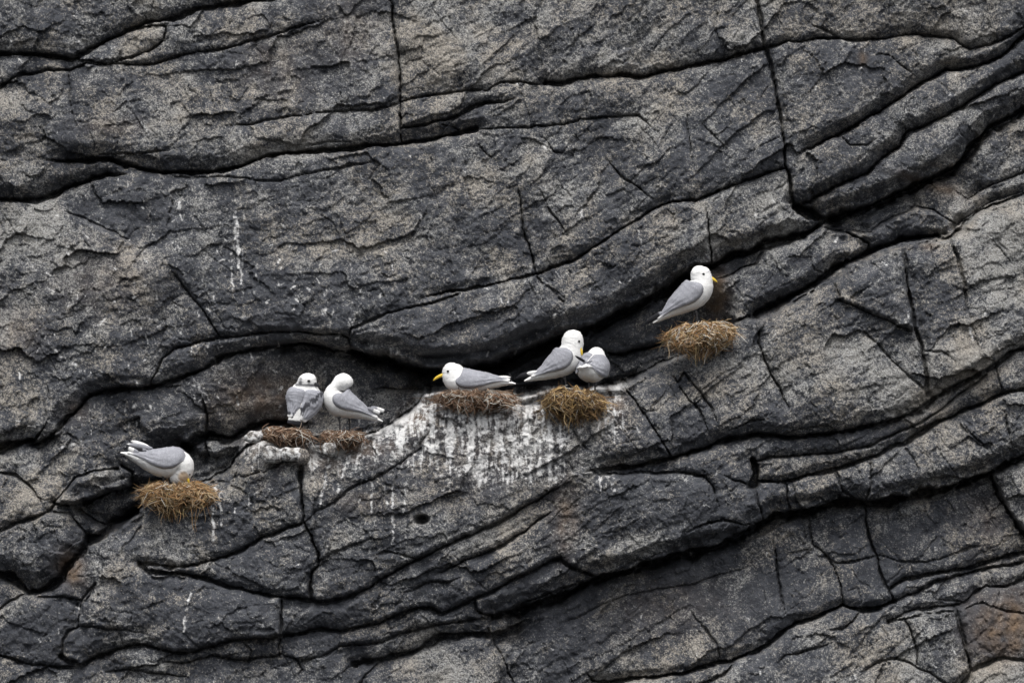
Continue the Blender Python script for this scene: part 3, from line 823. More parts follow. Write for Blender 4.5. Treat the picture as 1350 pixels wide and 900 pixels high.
ny, nx = X.shape
VX = np.stack([(X - 675) / PXM, -H / PXM, (450 - Y) / PXM], -1)
dzx = np.gradient(VX, axis=1); dzy = np.gradient(VX, axis=0)
NRM = np.cross(dzy, dzx); NRM /= np.linalg.norm(NRM, axis=-1, keepdims=True)
if NRM[ny // 2, nx // 2, 1] > 0:
    NRM = -NRM
fi = np.clip(((X[:-1, :-1] + .7 + 1.5 * perlin(X[:-1, :-1] / 7, Y[:-1, :-1] / 7, 5) + MARG) / CS + .5).astype(int), 0, nx_ - 1)
fj = np.clip(((Y[:-1, :-1] + .7 + MARG) / CS + .5).astype(int), 0, ny_ - 1)
flab = lab[fj, fi].ravel()
ids = np.arange(ny * nx).reshape(ny, nx)
quads = np.stack([ids[:-1, :-1], ids[1:, :-1], ids[1:, 1:], ids[:-1, 1:]], -1).reshape(-1, 4)
order = np.argsort(flab, kind='stable')
bounds = np.searchsorted(flab[order], np.arange(len(SEEDS) + 1))
Vf, Nf, Mf = VX.reshape(-1, 3), NRM.reshape(-1, 3), masks.reshape(-1, 4)
for k in range(len(SEEDS)):
    q = quads[order[bounds[k]:bounds[k + 1]]]
    if len(q) < 12:
        continue
    u, inv = np.unique(q, return_inverse=True)
    me = mesh_np('rock_block', Vf[u], inv.reshape(-1, 4))
    set_col(me, 'masks', Mf[u])
    o = link('rock_block', me, ROCK, cliff)
    me.normals_split_custom_set_from_vertices(Nf[u].astype(np.float32))


# stones wedged on the ledge under the two left nests, crusted white
for q, (sx_, sy_, rx_, ry_, rz_, gq) in enumerate([(337, 575, 12, 8, 9, .95), (386, 598, 17, 10, 10, .85), (362, 598, 14, 11, 9, .7), (401, 601, 9, 10, 8, .15), (436, 591, 10, 9, 8, .6)]):
    bm = bmesh.new(); bmesh.ops.create_icosphere(bm, subdivisions=4, radius=1.0)
    co = np.array([v.co[:] for v in bm.verts])
    qx, qy = co[:, 0] * 1.3 + q * 7, co[:, 2] * 1.3 + co[:, 1] + q * 3
    fv, _, _ = facets(qx * 10, qy * 10, 9, 60 + q)
    k = 1 + .16 * fbm(qx, qy, 1.3, 3, 500 + q) + .13 * fv
    P3 = np.stack([sx_ + rx_ * k * np.sign(co[:, 0]) * np.abs(co[:, 0]) ** .85, sy_ - ry_ * k * np.sign(co[:, 2]) * np.abs(co[:, 2]) ** .85, 50 - LEAN * (450 - sy_) + rz_ * k * -co[:, 1]], -1)
    Wp = np.stack([(P3[:, 0] - 675) / PXM, -P3[:, 2] / PXM, (450 - P3[:, 1]) / PXM], -1)
    for v, c_ in zip(bm.verts, Wp): v.co = c_
    bmesh.ops.recalc_face_normals(bm, faces=bm.faces[:])
    me = bpy.data.meshes.new('stone'); bm.to_mesh(me); bm.free()
    gm_ = np.clip(gq * (.8 + .8 * fbm(P3[:, 0], P3[:, 1], 7, 3, 510 + q)), 0, 1)
    set_col(me, 'masks', np.stack([np.full(len(gm_), .5), gm_, np.full(len(gm_), .15), np.ones(len(gm_))], -1))
    link('stone', me, ROCK, cliff)


def wall_h(px, py):
    """how far the rock stands out at this place"""
    i = min(max(np.searchsorted(gx, px), 0), nx - 1); j = min(max(np.searchsorted(gy, py), 0), ny - 1)
    return float(H[j, i])


# ------------------------------------------------------------------ birds
def catmull(C, n):
    C = np.asarray(C, float)
    E = np.vstack([2 * C[0] - C[1], C, 2 * C[-1] - C[-2]])
    T = np.linspace(0, len(C) - 1, n)
    k = np.minimum(T.astype(int), len(C) - 2); f = (T - k)[:, None]
    p0, p1, p2, p3 = E[k], E[k + 1], E[k + 2], E[k + 3]
    return .5 * (2 * p1 + (p2 - p0) * f + (2 * p0 - 5 * p1 + 4 * p2 - p3) * f * f + (3 * p1 - p0 - 3 * p2 + p3) * f ** 3), T


class Spine:
    def __init__(s, secs, lat, n=64):
        S, s.T = catmull(secs, n)
        s.C = S[:, :3]; s.a = np.maximum(S[:, 3], .25); s.b = np.maximum(S[:, 4], .25)
        t = np.gradient(s.C, axis=0); t /= np.linalg.norm(t, axis=1, keepdims=True)
        B = np.tile(np.array(lat, float), (n, 1))
        B -= (B * t).sum(1, keepdims=True) * t; B /= np.linalg.norm(B, axis=1, keepdims=True)
        s.B = B; s.N = np.cross(t, B); s.t = t

    def at(s, T, th, off=0.0):
        """surface point; T along the spine, th angle from the lateral axis toward the back"""
        T = np.asarray(T, float); th = np.asarray(th, float)
        g = lambda A: np.stack([np.interp(T, s.T, A[:, k]) for k in range(3)], -1)
        a, b = np.interp(T, s.T, s.a) + off, np.interp(T, s.T, s.b) + off
        return g(s.C) + (b * np.cos(th))[..., None] * g(s.B) + (a * np.sin(th))[..., None] * g(s.N)


def to_world(P):
    P = np.asarray(P, float)
    return np.stack([(P[..., 0] - 675) / PXM, -P[..., 2] / PXM, (450 - P[..., 1]) / PXM], -1)


def grid_faces(r, c, wrap=False):
    i = np.arange(r * c).reshape(r, c)
    if wrap:
        i = np.hstack([i, i[:, :1]])
    return np.stack([i[:-1, :-1], i[:-1, 1:], i[1:, 1:], i[1:, :-1]], -1).reshape(-1, 4)


def fix_normals(me):
    bm = bmesh.new(); bm.from_mesh(me); bmesh.ops.recalc_face_normals(bm, faces=bm.faces[:]); bm.to_mesh(me); bm.free()


def add_part(name, P, F, col, mat, parent, origin):
    V = to_world(P) - np.array(origin)
    me = mesh_np(name, V, F)
    c = np.asarray(col, np.float32)
    if c.ndim == 1:
        c = np.tile(c, (len(V), 1))
    set_col(me, 'col', c)
    o = link(name, me, mat, parent)
    fix_normals(me)
    return o


def tube(pl, rad, sides=8, flat=None):
    """closed tapered tube through points; flat = (axis, factor)"""
    pl = np.asarray(pl, float); n = len(pl)
    t = np.gradient(pl, axis=0); t /= np.linalg.norm(t, axis=1, keepdims=True) + 1e-9
    ref = np.array([0, 0, 1.0]) if abs(t[0, 2]) < .8 else np.array([1.0, 0, 0])
    B = np.cross(t, ref); B /= np.linalg.norm(B, axis=1, keepdims=True) + 1e-9
    Nn = np.cross(t, B)
    th = np.linspace(0, 2 * np.pi, sides, endpoint=False)
    fb, fn = flat if flat else (1, 1)
    r = np.asarray(rad, float)[:, None, None]
    R = pl[:, None] + r * (fb * np.cos(th)[None, :, None] * B[:, None] + fn * np.sin(th)[None, :, None] * Nn[:, None])
    R = R.reshape(-1, 3)
    F = grid_faces(n, sides, True)
    R = np.vstack([R, pl[:1], pl[-1:]])
    caps = []
    for k in range(sides):
        k2 = (k + 1) % sides
        caps.append([n * sides, k2, k, k]); caps.append([n * sides + 1, (n - 1) * sides + k, (n - 1) * sides + k2, (n - 1) * sides + k2])
    return R, F, np.array(caps)


def tri_quads(F):
    return F


def add_tube(name, pl, rad, col, mat, parent, origin, sides=8, flat=None):
    R, F, caps = tube(pl, rad, sides, flat)
    bm = bmesh.new()
    V = to_world(R) - np.array(origin)
    vs = [bm.verts.new(v) for v in V]
    for f in F: bm.faces.new([vs[i] for i in f])
    for f in caps: bm.faces.new([vs[i] for i in f[:3]])
    bmesh.ops.recalc_face_normals(bm, faces=bm.faces[:])
    me = bpy.data.meshes.new(name); bm.to_mesh(me); bm.free()
    c = np.asarray(col, np.float32)
    if c.ndim == 1: c = np.tile(c, (len(V), 1))
    set_col(me, 'col', c)
    return link(name, me, mat, parent)


GREY = np.array([.25, .253, .277]); WHT = np.array([.70, .695, .68]); BLK = np.array([.014, .014, .017]); YEL = np.array([.62, .43, .05])


def make_bird(label, secs, lat, foot, bill, eyes, wings, blades=(), legs=(), body_col=None, wing_col=None, bill_col=YEL, seed=0, group='kittiwakes on the ledge'):
    r = np.random.default_rng(seed)
    origin = to_world(np.array(foot, float))
    root = bpy.data.objects.new('kittiwake', None); coll.objects.link(root)
    root.empty_display_size = .05; root.location = origin
    root['label'] = label; root['category'] = 'seagull'; root['group'] = group
    sp = Spine(secs, lat, 72)
    n, m = 72, 40
    th = np.linspace(0, 2 * np.pi, m, endpoint=False)
    Tg, Th = np.meshgrid(sp.T, th, indexing='ij')
    P = sp.at(Tg, Th)
    ruf = .55 * fbm(Tg * 40, Th * 20, 9, 4, 200 + seed, .65) * np.clip(np.interp(Tg, sp.T, sp.a) / 8, .1, 1)
    P = sp.at(Tg, Th, ruf)
    Pf = np.vstack([P.reshape(-1, 3), sp.C[:1], sp.C[-1:]])
    F = grid_faces(n, m, True)
    bm = bmesh.new()
    V = to_world(Pf) - origin
    vs = [bm.verts.new(v) for v in V]
    for f in F: bm.faces.new([vs[i] for i in f])
    for k in range(m):
        k2 = (k + 1) % m
        bm.faces.new([vs[n * m], vs[k2], vs[k]])
        bm.faces.new([vs[n * m + 1], vs[(n - 1) * m + k], vs[(n - 1) * m + k2]])
    bmesh.ops.recalc_face_normals(bm, faces=bm.faces[:])
    me = bpy.data.meshes.new('body'); bm.to_mesh(me); bm.free()
    c = np.tile(WHT, (len(V), 1))
    if body_col is not None:
        c = body_col(Pf, c)
    set_col(me, 'col', c)
    link('body', me, PLUM, root)
    # wings laid along the body
    for wi, wg in enumerate(wings):
        t0, t1, top, low, sgn = wg['t0'], wg['t1'], wg.get('top', 86), wg.get('low', -22), wg['side']
        nu, nv = 46, 26
        u = np.linspace(0, 1, nu); v = np.linspace(0, 1, nv)
        U, Vv = np.meshgrid(u, v, indexing='ij')
        T = t0 + (t1 - t0) * U
        # the folded wing narrows to the rear and is rounded at the shoulder
        sh = np.sqrt(np.clip(1 - np.clip((U - .72) / .28, 0, 1) ** 2, 0, 1))
        mid = wg.get('mid', 28)
        hi_ = mid + (top - mid) * (sh * (.62 + .38 * sstep(0, .35, U)))
        lo_ = mid + (low - mid) * (sh * (wg.get('rear', .35) + (1 - wg.get('rear', .35)) * sstep(0, .55, U)))
        ang = np.radians(lo_ + (hi_ - lo_) * Vv)
        ang = ang if sgn > 0 else np.pi - ang
        edge = np.minimum.reduce([Vv / .10, (1 - Vv) / .12, (1 - U) / .10, U / .05 + .2])
        off = -.5 + 2.5 * sstep(0, 1, edge) + .30 * np.sin(Vv * 34 + U * 5) * sstep(.9, .3, U) + .35 * fbm(U * 60, Vv * 40, 9, 2, 300 + seed + wi)
        # a step where the coverts overlie the flight feathers
        off += .9 * sstep(.38, .46, U + .25 * (Vv - .5) + .02 * np.sin(Vv * 40))
        Q = sp.at(T, ang, off)
        rw = U * 11 + .6 * Vv
        cc_ = Vv * 8 + .5 * (np.floor(rw) % 2)
        arc = rw - np.floor(rw) - .30 * (1 - np.abs(2 * (cc_ - np.floor(cc_)) - 1)) ** .6
        scal = sstep(.10, 0, np.abs(arc - .02)) * sstep(.22, .32, U) * sstep(.95, .8, U)
        prim = sstep(.12, .0, np.abs((Vv * 9 + 1.2 * U) % 1 - .5)) * sstep(.48, .36, U)
        Q = sp.at(T, ang, off + .7 * scal - 1.0 * prim)
        gcol = (1 + .24 * scal - .42 * prim)[..., None] * GREY * (1 + .10 * np.sin(Vv * 52 + U * 7)[..., None] * sstep(.8, .2, U)[..., None]) * (1 + .10 * fbm(U * 50, Vv * 60, 12, 3, 320 + seed)[..., None])
        wcol = gcol.copy()
        tip = sstep(.17, .06, U + .10 * (Vv - .3))[..., None]
        wcol = wcol * (1 - tip) + WHT * tip
        le = (sstep(.085, .03, Vv) * sstep(.75, .4, U))[..., None]
        wcol = wcol * (1 - le) + WHT * le
        if wing_col is not None:
            wcol = wing_col(Q, wcol, U, Vv)
        nA = nu * nv
        inner = sp.at(T, ang, -2.0)
        PP = np.vstack([Q.reshape(-1, 3), inner.reshape(-1, 3)])
        g1 = grid_faces(nu, nv); g2 = g1[:, ::-1] + nA
        ii = np.arange(nA).reshape(nu, nv)
        rim = [np.stack([e[:-1], e[1:], e[1:] + nA, e[:-1] + nA], -1) for e in (ii[0], ii[-1][::-1], ii[:, 0][::-1], ii[:, -1])]
        cc = np.vstack([wcol.reshape(-1, 3)] * 2)
        wo = add_part('wing', PP, np.vstack([g1, g2] + rim), cc, WINGM, root, origin)
        for (bp, tp, wd, kind) in wg.get('blades', ()):
            blade(bp, tp, wd, kind, wo, origin)
    for (bp, tp, wd, kind) in blades:
        blade(bp, tp, wd, kind, root, origin)
    # bill
    if bill is not None:
        b0, b1 = np.array(bill[0], float), np.array(bill[1], float)
        L = np.linalg.norm(b1 - b0); d = (b1 - b0) / L
        dn = np.array([0, 1.0, 0]); dn -= (dn @ d) * d; dn /= np.linalg.norm(dn) + 1e-9
        k = np.linspace(0, 1, 12)
        pl = b0 - d * 3 + np.outer(k * (L + 3), d) + np.outer(.16 * L * np.clip(k - .35, 0, 1) ** 2 * 2.2 - .03 * L * np.sin(k * 3.1), dn)
        rad = bill[2] * np.array([1.05, 1.06, 1.05, 1.0, .95, .9, .86, .82, .74, .58, .36, .08])
        cc = np.tile(bill_col, (12 * 10 + 2, 1))
        add_tube('beak', pl, rad, cc, HORN, root, origin, 10, (1.05, .8) if abs(d[2]) < .6 else (1, 1))
    for e in eyes:
        bm = bmesh.new()
        bmesh.ops.create_uvsphere(bm, u_segments=12, v_segments=8, radius=1.0)
        for vv in bm.verts:
            vv.co = Vector((vv.co.x * e[3], vv.co.y * e[3] * .8, vv.co.z * e[3] * .85)) / PXM
        me = bpy.data.meshes.new('eye'); bm.to_mesh(me); bm.free()
        eo = link('eye', me, EYE, root)
        eo.location = to_world(np.array(e[:3], float)) - origin
    for lg in legs:
        top, ft = np.array(lg[0], float), np.array(lg[1], float)
        k = np.linspace(0, 1, 7)[:, None]
        pl = top + (ft - top) * k; pl[2:5, 0] += .3
        lc = np.array([.035, .033, .034])
        lo = add_tube('leg', pl, np.array([2.4, 1.5, 1.1, 1.05, 1.15, 1.05, 1.2]), lc, SKIN, root, origin, 8)
        fwd = np.array(lg[2], float); fwd /= np.linalg.norm(fwd)
        sd_ = np.cross(fwd, [0, 1.0, 0])
        toes = [ft + fwd * 9 + sd_ * s for s in (-4.5, 0, 4.5)]
        Pt = [ft + [0, -.8, 0]] + [t + [0, .6, 0] for t in toes] + [ft + [0, .9, 0]] + [t + [0, 1.4, 0] for t in toes]
        Ff = np.array([[0, 1, 2, 2], [0, 2, 3, 3], [4, 6, 5, 5], [4, 7, 6, 6], [0, 4, 5, 1], [0, 3, 7, 4], [1, 5, 6, 2], [2, 6, 7, 3]])
        bm = bmesh.new()
        vs = [bm.verts.new(v) for v in (to_world(np.array(Pt)) - origin)]
        for f in Ff:
            bm.faces.new([vs[i] for i in dict.fromkeys(f.tolist())])
        me = bpy.data.meshes.new('foot'); bm.to_mesh(me); bm.free()
        set_col(me, 'col', np.tile(lc, (len(vs), 1)))
        link('foot', me, SKIN, lo, False)
    return root


def blade(bp, tp, wd, kind, parent, origin):
    """a long folded flight feather"""
    bp, tp = np.array(bp, float), np.array(tp, float)
    k = np.linspace(0, 1, 14)
    pl = bp + np.outer(k, tp - bp)
    rad = wd * np.array([.5, .7, .85, .95, 1, 1, 1, .98, .95, .9, .8, .62, .38, .05])
    R, F, caps = tube(pl, rad, 8, (1, .28))
    kk = np.concatenate([np.repeat(k, 8), [0, 1]])[:, None]
    if kind == 'black':
        c = np.where(kk > .22, BLK, GREY * .9)
    elif kind == 'tipped':
        c = np.where(kk > .72, BLK, np.where(kk > .35, WHT, GREY))
        c = np.where(kk > .93, WHT, c)
    elif kind == 'grey':
        c = np.where(kk > .85, WHT, GREY * (1 + .1 * np.sin(kk * 9)))
    elif kind == 'band':
        c = np.where(kk > .62, BLK, WHT)
    else:
        c = np.tile(WHT, (len(kk), 1))
    bm = bmesh.new()
    vs = [bm.verts.new(v) for v in (to_world(R) - origin)]
    for f in F: bm.faces.new([vs[i] for i in f])
    for f in caps: bm.faces.new([vs[i] for i in f[:3]])
    bmesh.ops.recalc_face_normals(bm, faces=bm.faces[:])
    me = bpy.data.meshes.new('flight_feather'); bm.to_mesh(me); bm.free()
    set_col(me, 'col', c)
    return link('flight_feather', me, WINGM, parent)


def secs(h, *rows):
    """rows: x, y, half thickness, half width[, extra depth]"""
    return [(r[0], r[1], h + (r[4] if len(r) > 4 else 0), r[2], r[3]) for r in rows]


def spot(P, c, x, y, r, col, k=1.0, zlo=None):
    d = np.hypot(P[:, 0] - x, P[:, 1] - y)
    m = (k * sstep(r, r * .5, d))
    if zlo is not None:
        m = m * (P[:, 2] > zlo)
    return c * (1 - m[:, None]) + np.asarray(col) * m[:, None]


LATC = (0, 0, 1.0)     # lateral axis toward the viewer

# 1: facing right, standing tall (highest nest)
h7 = 36
make_bird('upright white and grey kittiwake facing the rust-stained rock, alone on the highest nest',
          secs(h7, (860, 426, .8, 5.5), (866, 422.5, 2.4, 6.5), (875, 416.5, 5, 8), (886, 408, 10, 12), (899, 399, 15, 16), (912, 390, 18.5, 17.5), (921.5, 380, 18, 16.5), (924.5, 371, 14.6, 13.5), (923, 363.5, 13.6, 11.5), (922, 357.5, 12.2, 10.3), (921.5, 353, 8.4, 7.5), (921.5, 350.6, 3, 3)),
          LATC, (918, 428, h7), ((933.5, 366, h7 + 2), (945.5, 371, h7 + 3), 2.2),
          [(926.2, 361.7, h7 + 11, 1.9), (926.2, 361.7, h7 - 11, 1.9)],
          [dict(t0=1.0, t1=6.75, side=1, top=94, low=-26, mid=26, blades=[((873, 412, h7 + 8), (851, 425, h7 + 4), 3.6, 'black'), ((868, 416, h7 + 7), (848.5, 427, h7 + 3), 3.0, 'black')]),
           dict(t0=1.0, t1=6.75, side=-1, top=94, low=-26, mid=30, blades=[((872, 413, h7 - 7), (853, 424, h7 - 2), 2.6, 'black')])],
          legs=[((916, 410, h7 + 6), (919.5, 428, h7 + 8), (1, 0, .3)), ((913, 411, h7 - 7), (912, 428, h7 - 6), (1, 0, 0))], seed=1)

# 2: lying on the nest, facing left
h4 = 44
make_bird('yellow-billed kittiwake lying flat on the broad muddy nest above the white-streaked rock',
          secs(h4, (680, 505.5, .8, 6), (673, 504.5, 2.4, 7), (662, 503.5, 5.5, 9), (647, 503.5, 9.5, 13), (631, 504, 13, 17), (615, 503.5, 15.8, 19), (603.5, 501, 16.6, 17), (599.5, 495, 16.4, 14.5), (597.5, 489, 14.8, 12.2), (596.5, 484, 12.4, 10.4), (596, 480.3, 8.4, 7.5), (596, 477.8, 3, 3)),
          (0, 0, -1.0), (622, 520, h4), ((585, 494, h4 + 2), (570.5, 499.5, h4 + 2.5), 2.25),
          [(591, 489, h4 + 11.4, 1.8), (591, 489, h4 - 11.4, 1.8)],
          [dict(t0=1.2, t1=6.45, side=-1, top=92, low=-30, mid=24, rear=.2, blades=[((664, 499.5, h4 + 7), (675, 501.5, h4 + 6), 2.2, 'tipped'), ((655, 497.5, h4 + 6), (673.5, 497, h4 + 4), 2.4, 'white')]),
           dict(t0=1.2, t1=6.45, side=1, top=92, low=-30, mid=24, rear=.2)], seed=2)

# 3: standing over the pair's nest, bill on its mate
h5 = 41
make_bird('kittiwake with ruffled crown standing left of its mate, yellow bill touching the mate',
          secs(h5, (691, 502, .9, 6), (697.5, 499.5, 2.8, 7), (707, 496, 5.4, 9), (719, 491, 9.5, 12), (731, 484.5, 14.6, 15.5), (742, 477.5, 18, 17), (750, 468, 17.6, 16), (753.5, 458.5, 14.6, 13.4), (754.5, 450, 14.4, 12), (754, 443, 12.8, 10.6), (753, 438, 9, 8), (752.5, 435, 3.4, 3.4)),
          LATC, (746, 516, h5), ((762.5, 457, h5 + 6), (768.5, 468, h5 + 7.5), 2.4),
          [(763, 449.8, h5 + 9.8, 1.8), (763, 449.8, h5 - 9.8, 1.8)],
          [dict(t0=1.3, t1=6.8, side=1, top=94, low=-26, mid=26, blades=[((706, 490, h5 + 6), (682, 496, h5 + 2), 3.4, 'black'), ((710, 490, h5 + 8), (692, 492.5, h5 + 4), 2.6, 'white'), ((703, 492, h5 + 5), (679, 498, h5 + 1), 2.0, 'black')]),
           dict(t0=1.3, t1=6.8, side=-1, top=94, low=-26, mid=30)],
          legs=[((744, 497, h5 + 6), (747, 516, h5 + 8), (1, 0, .2)), ((740, 497, h5 - 6), (741, 516, h5 - 6), (1, 0, .2))], seed=3)

# 4: its mate, seen from behind, leaning away
h6 = 45
def mate_col(P, c):
    return spot(P, c, 776, 505, 9, (.60, .58, .55), .5)
make_bird('kittiwake seen from behind leaning into the cliff, white underside showing, beside its mate',
          [(768, 483, h6 + 27, 1.2, 6), (770, 485, h6 + 22, 4.5, 8.5), (773.5, 488, h6 + 14, 11, 14), (778, 487.5, h6 + 4, 17, 19.5), (782, 482, h6 - 7, 18, 19.5), (784.5, 474.5, h6 - 15, 15, 15.5), (785.5, 468.5, h6 - 20, 12.5, 12.5), (786, 463.5, h6 - 22, 10, 10), (786, 459.5, h6 - 23, 6.5, 6.5), (786, 457.5, h6 - 23, 2.4, 2.4)],
          (1.0, 0, 0), (778, 515, h6), None, [(796, 466, h6 - 24, 1.5), (776, 466, h6 - 24, 1.5)],
          [dict(t0=.35, t1=5.1, side=1, top=88, low=-34, mid=20, rear=.6, blades=[((773, 478, h6 + 22), (757, 468.5, h6 + 30), 1.8, 'black')]),
           dict(t0=.35, t1=5.1, side=-1, top=88, low=-26, mid=20, rear=.6, blades=[((768, 479, h6 + 22), (782, 474.5, h6 + 26), 1.5, 'grey'), ((766, 480, h6 + 20), (758.5, 492, h6 + 18), 2.2, 'grey')])],
          legs=[((776, 499, h6 + 6), (775.5, 514, h6 + 8), (0, 0, -1)), ((783, 500, h6 + 3), (784, 514, h6 + 5), (0, 0, -1))],
          body_col=mate_col, seed=4)

# 5: head tucked back
h3 = 42
make_bird('kittiwake preening with its head turned back over grey wings, beside the dark-marked young bird',
          secs(h3, (505.5, 555, .8, 5.5), (499.5, 552.5, 2.2, 6.5), (489.5, 548.5, 4.8, 8.5), (477, 543, 9, 12), (463, 537, 14.4, 16), (450.5, 531, 18.8, 17.5), (442.5, 523.5, 16.4, 16), (441.5, 515, 11.6, 12.5), (443.5, 510, 7.8, 11.6), (448, 506, 10.4, 12), (453, 504, 12.2, 12.4), (458.5, 504.5, 10.8, 10.8), (462.8, 506, 7.0, 7.5), (465, 507.5, 2.2, 2.5)),
          (0, 0, -1.0), (450, 566, h3), None, [(452, 507, h3 + 11.0, .9)],
          [dict(t0=1.1, t1=6.7, side=-1, top=98, low=-20, mid=30, blades=[((490, 536, h3 + 8), (513, 543, h3 + 3), 2.8, 'tipped'), ((487, 539, h3 + 8), (518, 541.5, h3 + 2), 2.0, 'black'), ((486, 537, h3 + 9), (507, 546, h3 + 5), 2.6, 'tipped')]),
           dict(t0=1.1, t1=5.9, side=1, top=86, low=-20, mid=26, blades=[((490, 538, h3 - 6), (515, 541, h3 - 2), 2.4, 'black')])],
          legs=[((448, 549, h3 + 6), (449.5, 566, h3 + 7), (-1, 0, .2)), ((461, 549, h3 - 6), (462, 566, h3 - 5), (-1, 0, .2))], seed=5)

# 6: immature bird seen from behind
h2 = 44
def young_body(P, c):
    c = spot(P, c, 397.5, 504, 3.4, BLK * 2, .85)
    c = spot(P, c, 398, 499.5, 2.6, (.10, .10, .11), .7)
    band = sstep(2.6, 1.2, np.abs(P[:, 1] - 507.3 - .04 * (P[:, 0] - 405))) * (np.abs(P[:, 0] - 406) < 15)
    c = c * (1 - .8 * band[:, None]) + BLK * 3 * .8 * band[:, None]
    c = spot(P, c, 410, 502, 2.8, (.16, .16, .17), .6)
    tb = sstep(552.5, 554, P[:, 1] - .12 * (P[:, 0] - 391))
    return c * (1 - tb[:, None]) + BLK * 1.5 * tb[:, None]
def young_wing(Q, c, U, Vv):
    x, y = Q[..., 0], Q[..., 1]
    jag = 4.5 * perlin(x / 2.6, y / 5, 7) + 3 * perlin(x / 6, y / 6, 8) + 1.2 * np.sin(x * 1.5 + .4 * y)
    line = 541 + (x - 398) * (-.92) + 1.4
    d = y - line + jag
    blk = (sstep(5.2, 3.2, np.abs(d)) * (x > 386))[..., None]
    c = c * 1.22
    wh = (sstep(3, 6, d) * sstep(404, 398, x))[..., None]
    c = c * (1 - wh) + WHT * wh
    c = c * (1 - .9 * blk) + BLK * 2.2 * .9 * blk
    lowl = (sstep(3.5, 1.5, np.hypot(x - 383, y - 544)))[..., None]
    return c * (1 - lowl) + BLK * 2 * lowl
make_bird('young kittiwake seen from behind with dark bill, black wing bar and black tail band',
          [(390, 560, h2 + 15, 1.2, 10), (391, 557, h2 + 15.5, 2.2, 10.5), (393, 551, h2 + 14, 4.5, 11), (397, 543, h2 + 10, 9.5, 16), (401, 533, h2 + 5, 15, 20.5), (403.5, 522, h2 + 1, 18, 22), (404.5, 513, h2 - 1, 16, 19), (405.5, 506.5, h2, 12.6, 13.4), (406.5, 501, h2 + 1, 11.8, 12.2), (406.8, 496.5, h2 + 1.5, 10, 10.6), (406.8, 493.2, h2 + 2, 6.6, 7), (406.8, 491.5, h2 + 2, 2.4, 2.4)],
          (1.0, 0, 0), (404, 563, h2), ((415.5, 505.5, h2 + 6), (423.5, 508.5, h2 + 5), 2.4),
          [(408.6, 501.8, h2 + 12.9, 2.0)],
          [dict(t0=1.7, t1=6.3, side=1, top=90, low=-20, mid=30, rear=.7), dict(t0=1.7, t1=6.3, side=-1, top=90, low=-20, mid=30, rear=.7)],
          legs=[((407, 548, h2 - 2), (408, 563, h2 + 2), (0, 0, -1)), ((400, 548, h2 - 4), (399, 563, h2 - 2), (0, 0, -1))],
          body_col=young_body, wing_col=young_wing, bill_col=np.array([.03, .03, .032]), seed=6)

# 7: head down in the nest
h1 = 56
def dirty(P, c):
    return spot(spot(P, c, 245, 627, 9, (.42, .27, .13), .75), c, 215, 632, 1, (.5, .4, .3), .3) if False else spot(P, c, 245, 627, 9, (.42, .27, .13), .75)
make_bird('kittiwake with raised tail stooping its head down into the grassy nest by the red-streaked rock',
          secs(h1, (162, 595.5, .8, 6), (168, 597, 2.6, 7.5), (178, 600, 6, 9.5), (191, 604, 10.5, 13), (206, 608, 15.5, 16), (221, 610, 19, 18), (234, 609, 18.6, 17.5), (241, 611.5, 17, 16), (242.5, 616.5, 15.6, 15), (240.5, 622, 15, 14), (237, 627.5, 13.5, 12.5), (234, 632, 10, 10), (232, 636, 4, 4.5)),
          LATC, (222, 640, h1), ((249, 628, h1 + 6), (253, 635, h1 + 9), 2.0),
          [(253.2, 624, h1 + 9.5, 1.2)],
          [dict(t0=1.2, t1=6.95, side=1, top=92, low=-20, mid=26, rear=.15, blades=[((186, 595, h1 + 9), (168, 587.5, h1 + 6), 2.6, 'tipped'), ((196, 592, h1 + 8), (172, 590, h1 + 5), 2.2, 'black'), ((204, 590, h1 + 6), (170, 584, h1 + 2), 3.0, 'grey'), ((200, 589, h1 + 2), (175, 580, h1 - 2), 3.2, 'white')]),
           dict(t0=1.2, t1=6.95, side=-1, top=92, low=-12, mid=30, rear=.1, blades=[((190, 588, h1 - 8), (169, 577, h1 - 8), 1.6, 'black')])],
          legs=[((218, 626, h1 + 7), (219, 641, h1 + 8), (1, 0, .2)), ((226, 627, h1 + 3), (226.5, 641, h1 + 4), (1, 0, .2))],
          body_col=dirty, seed=7)

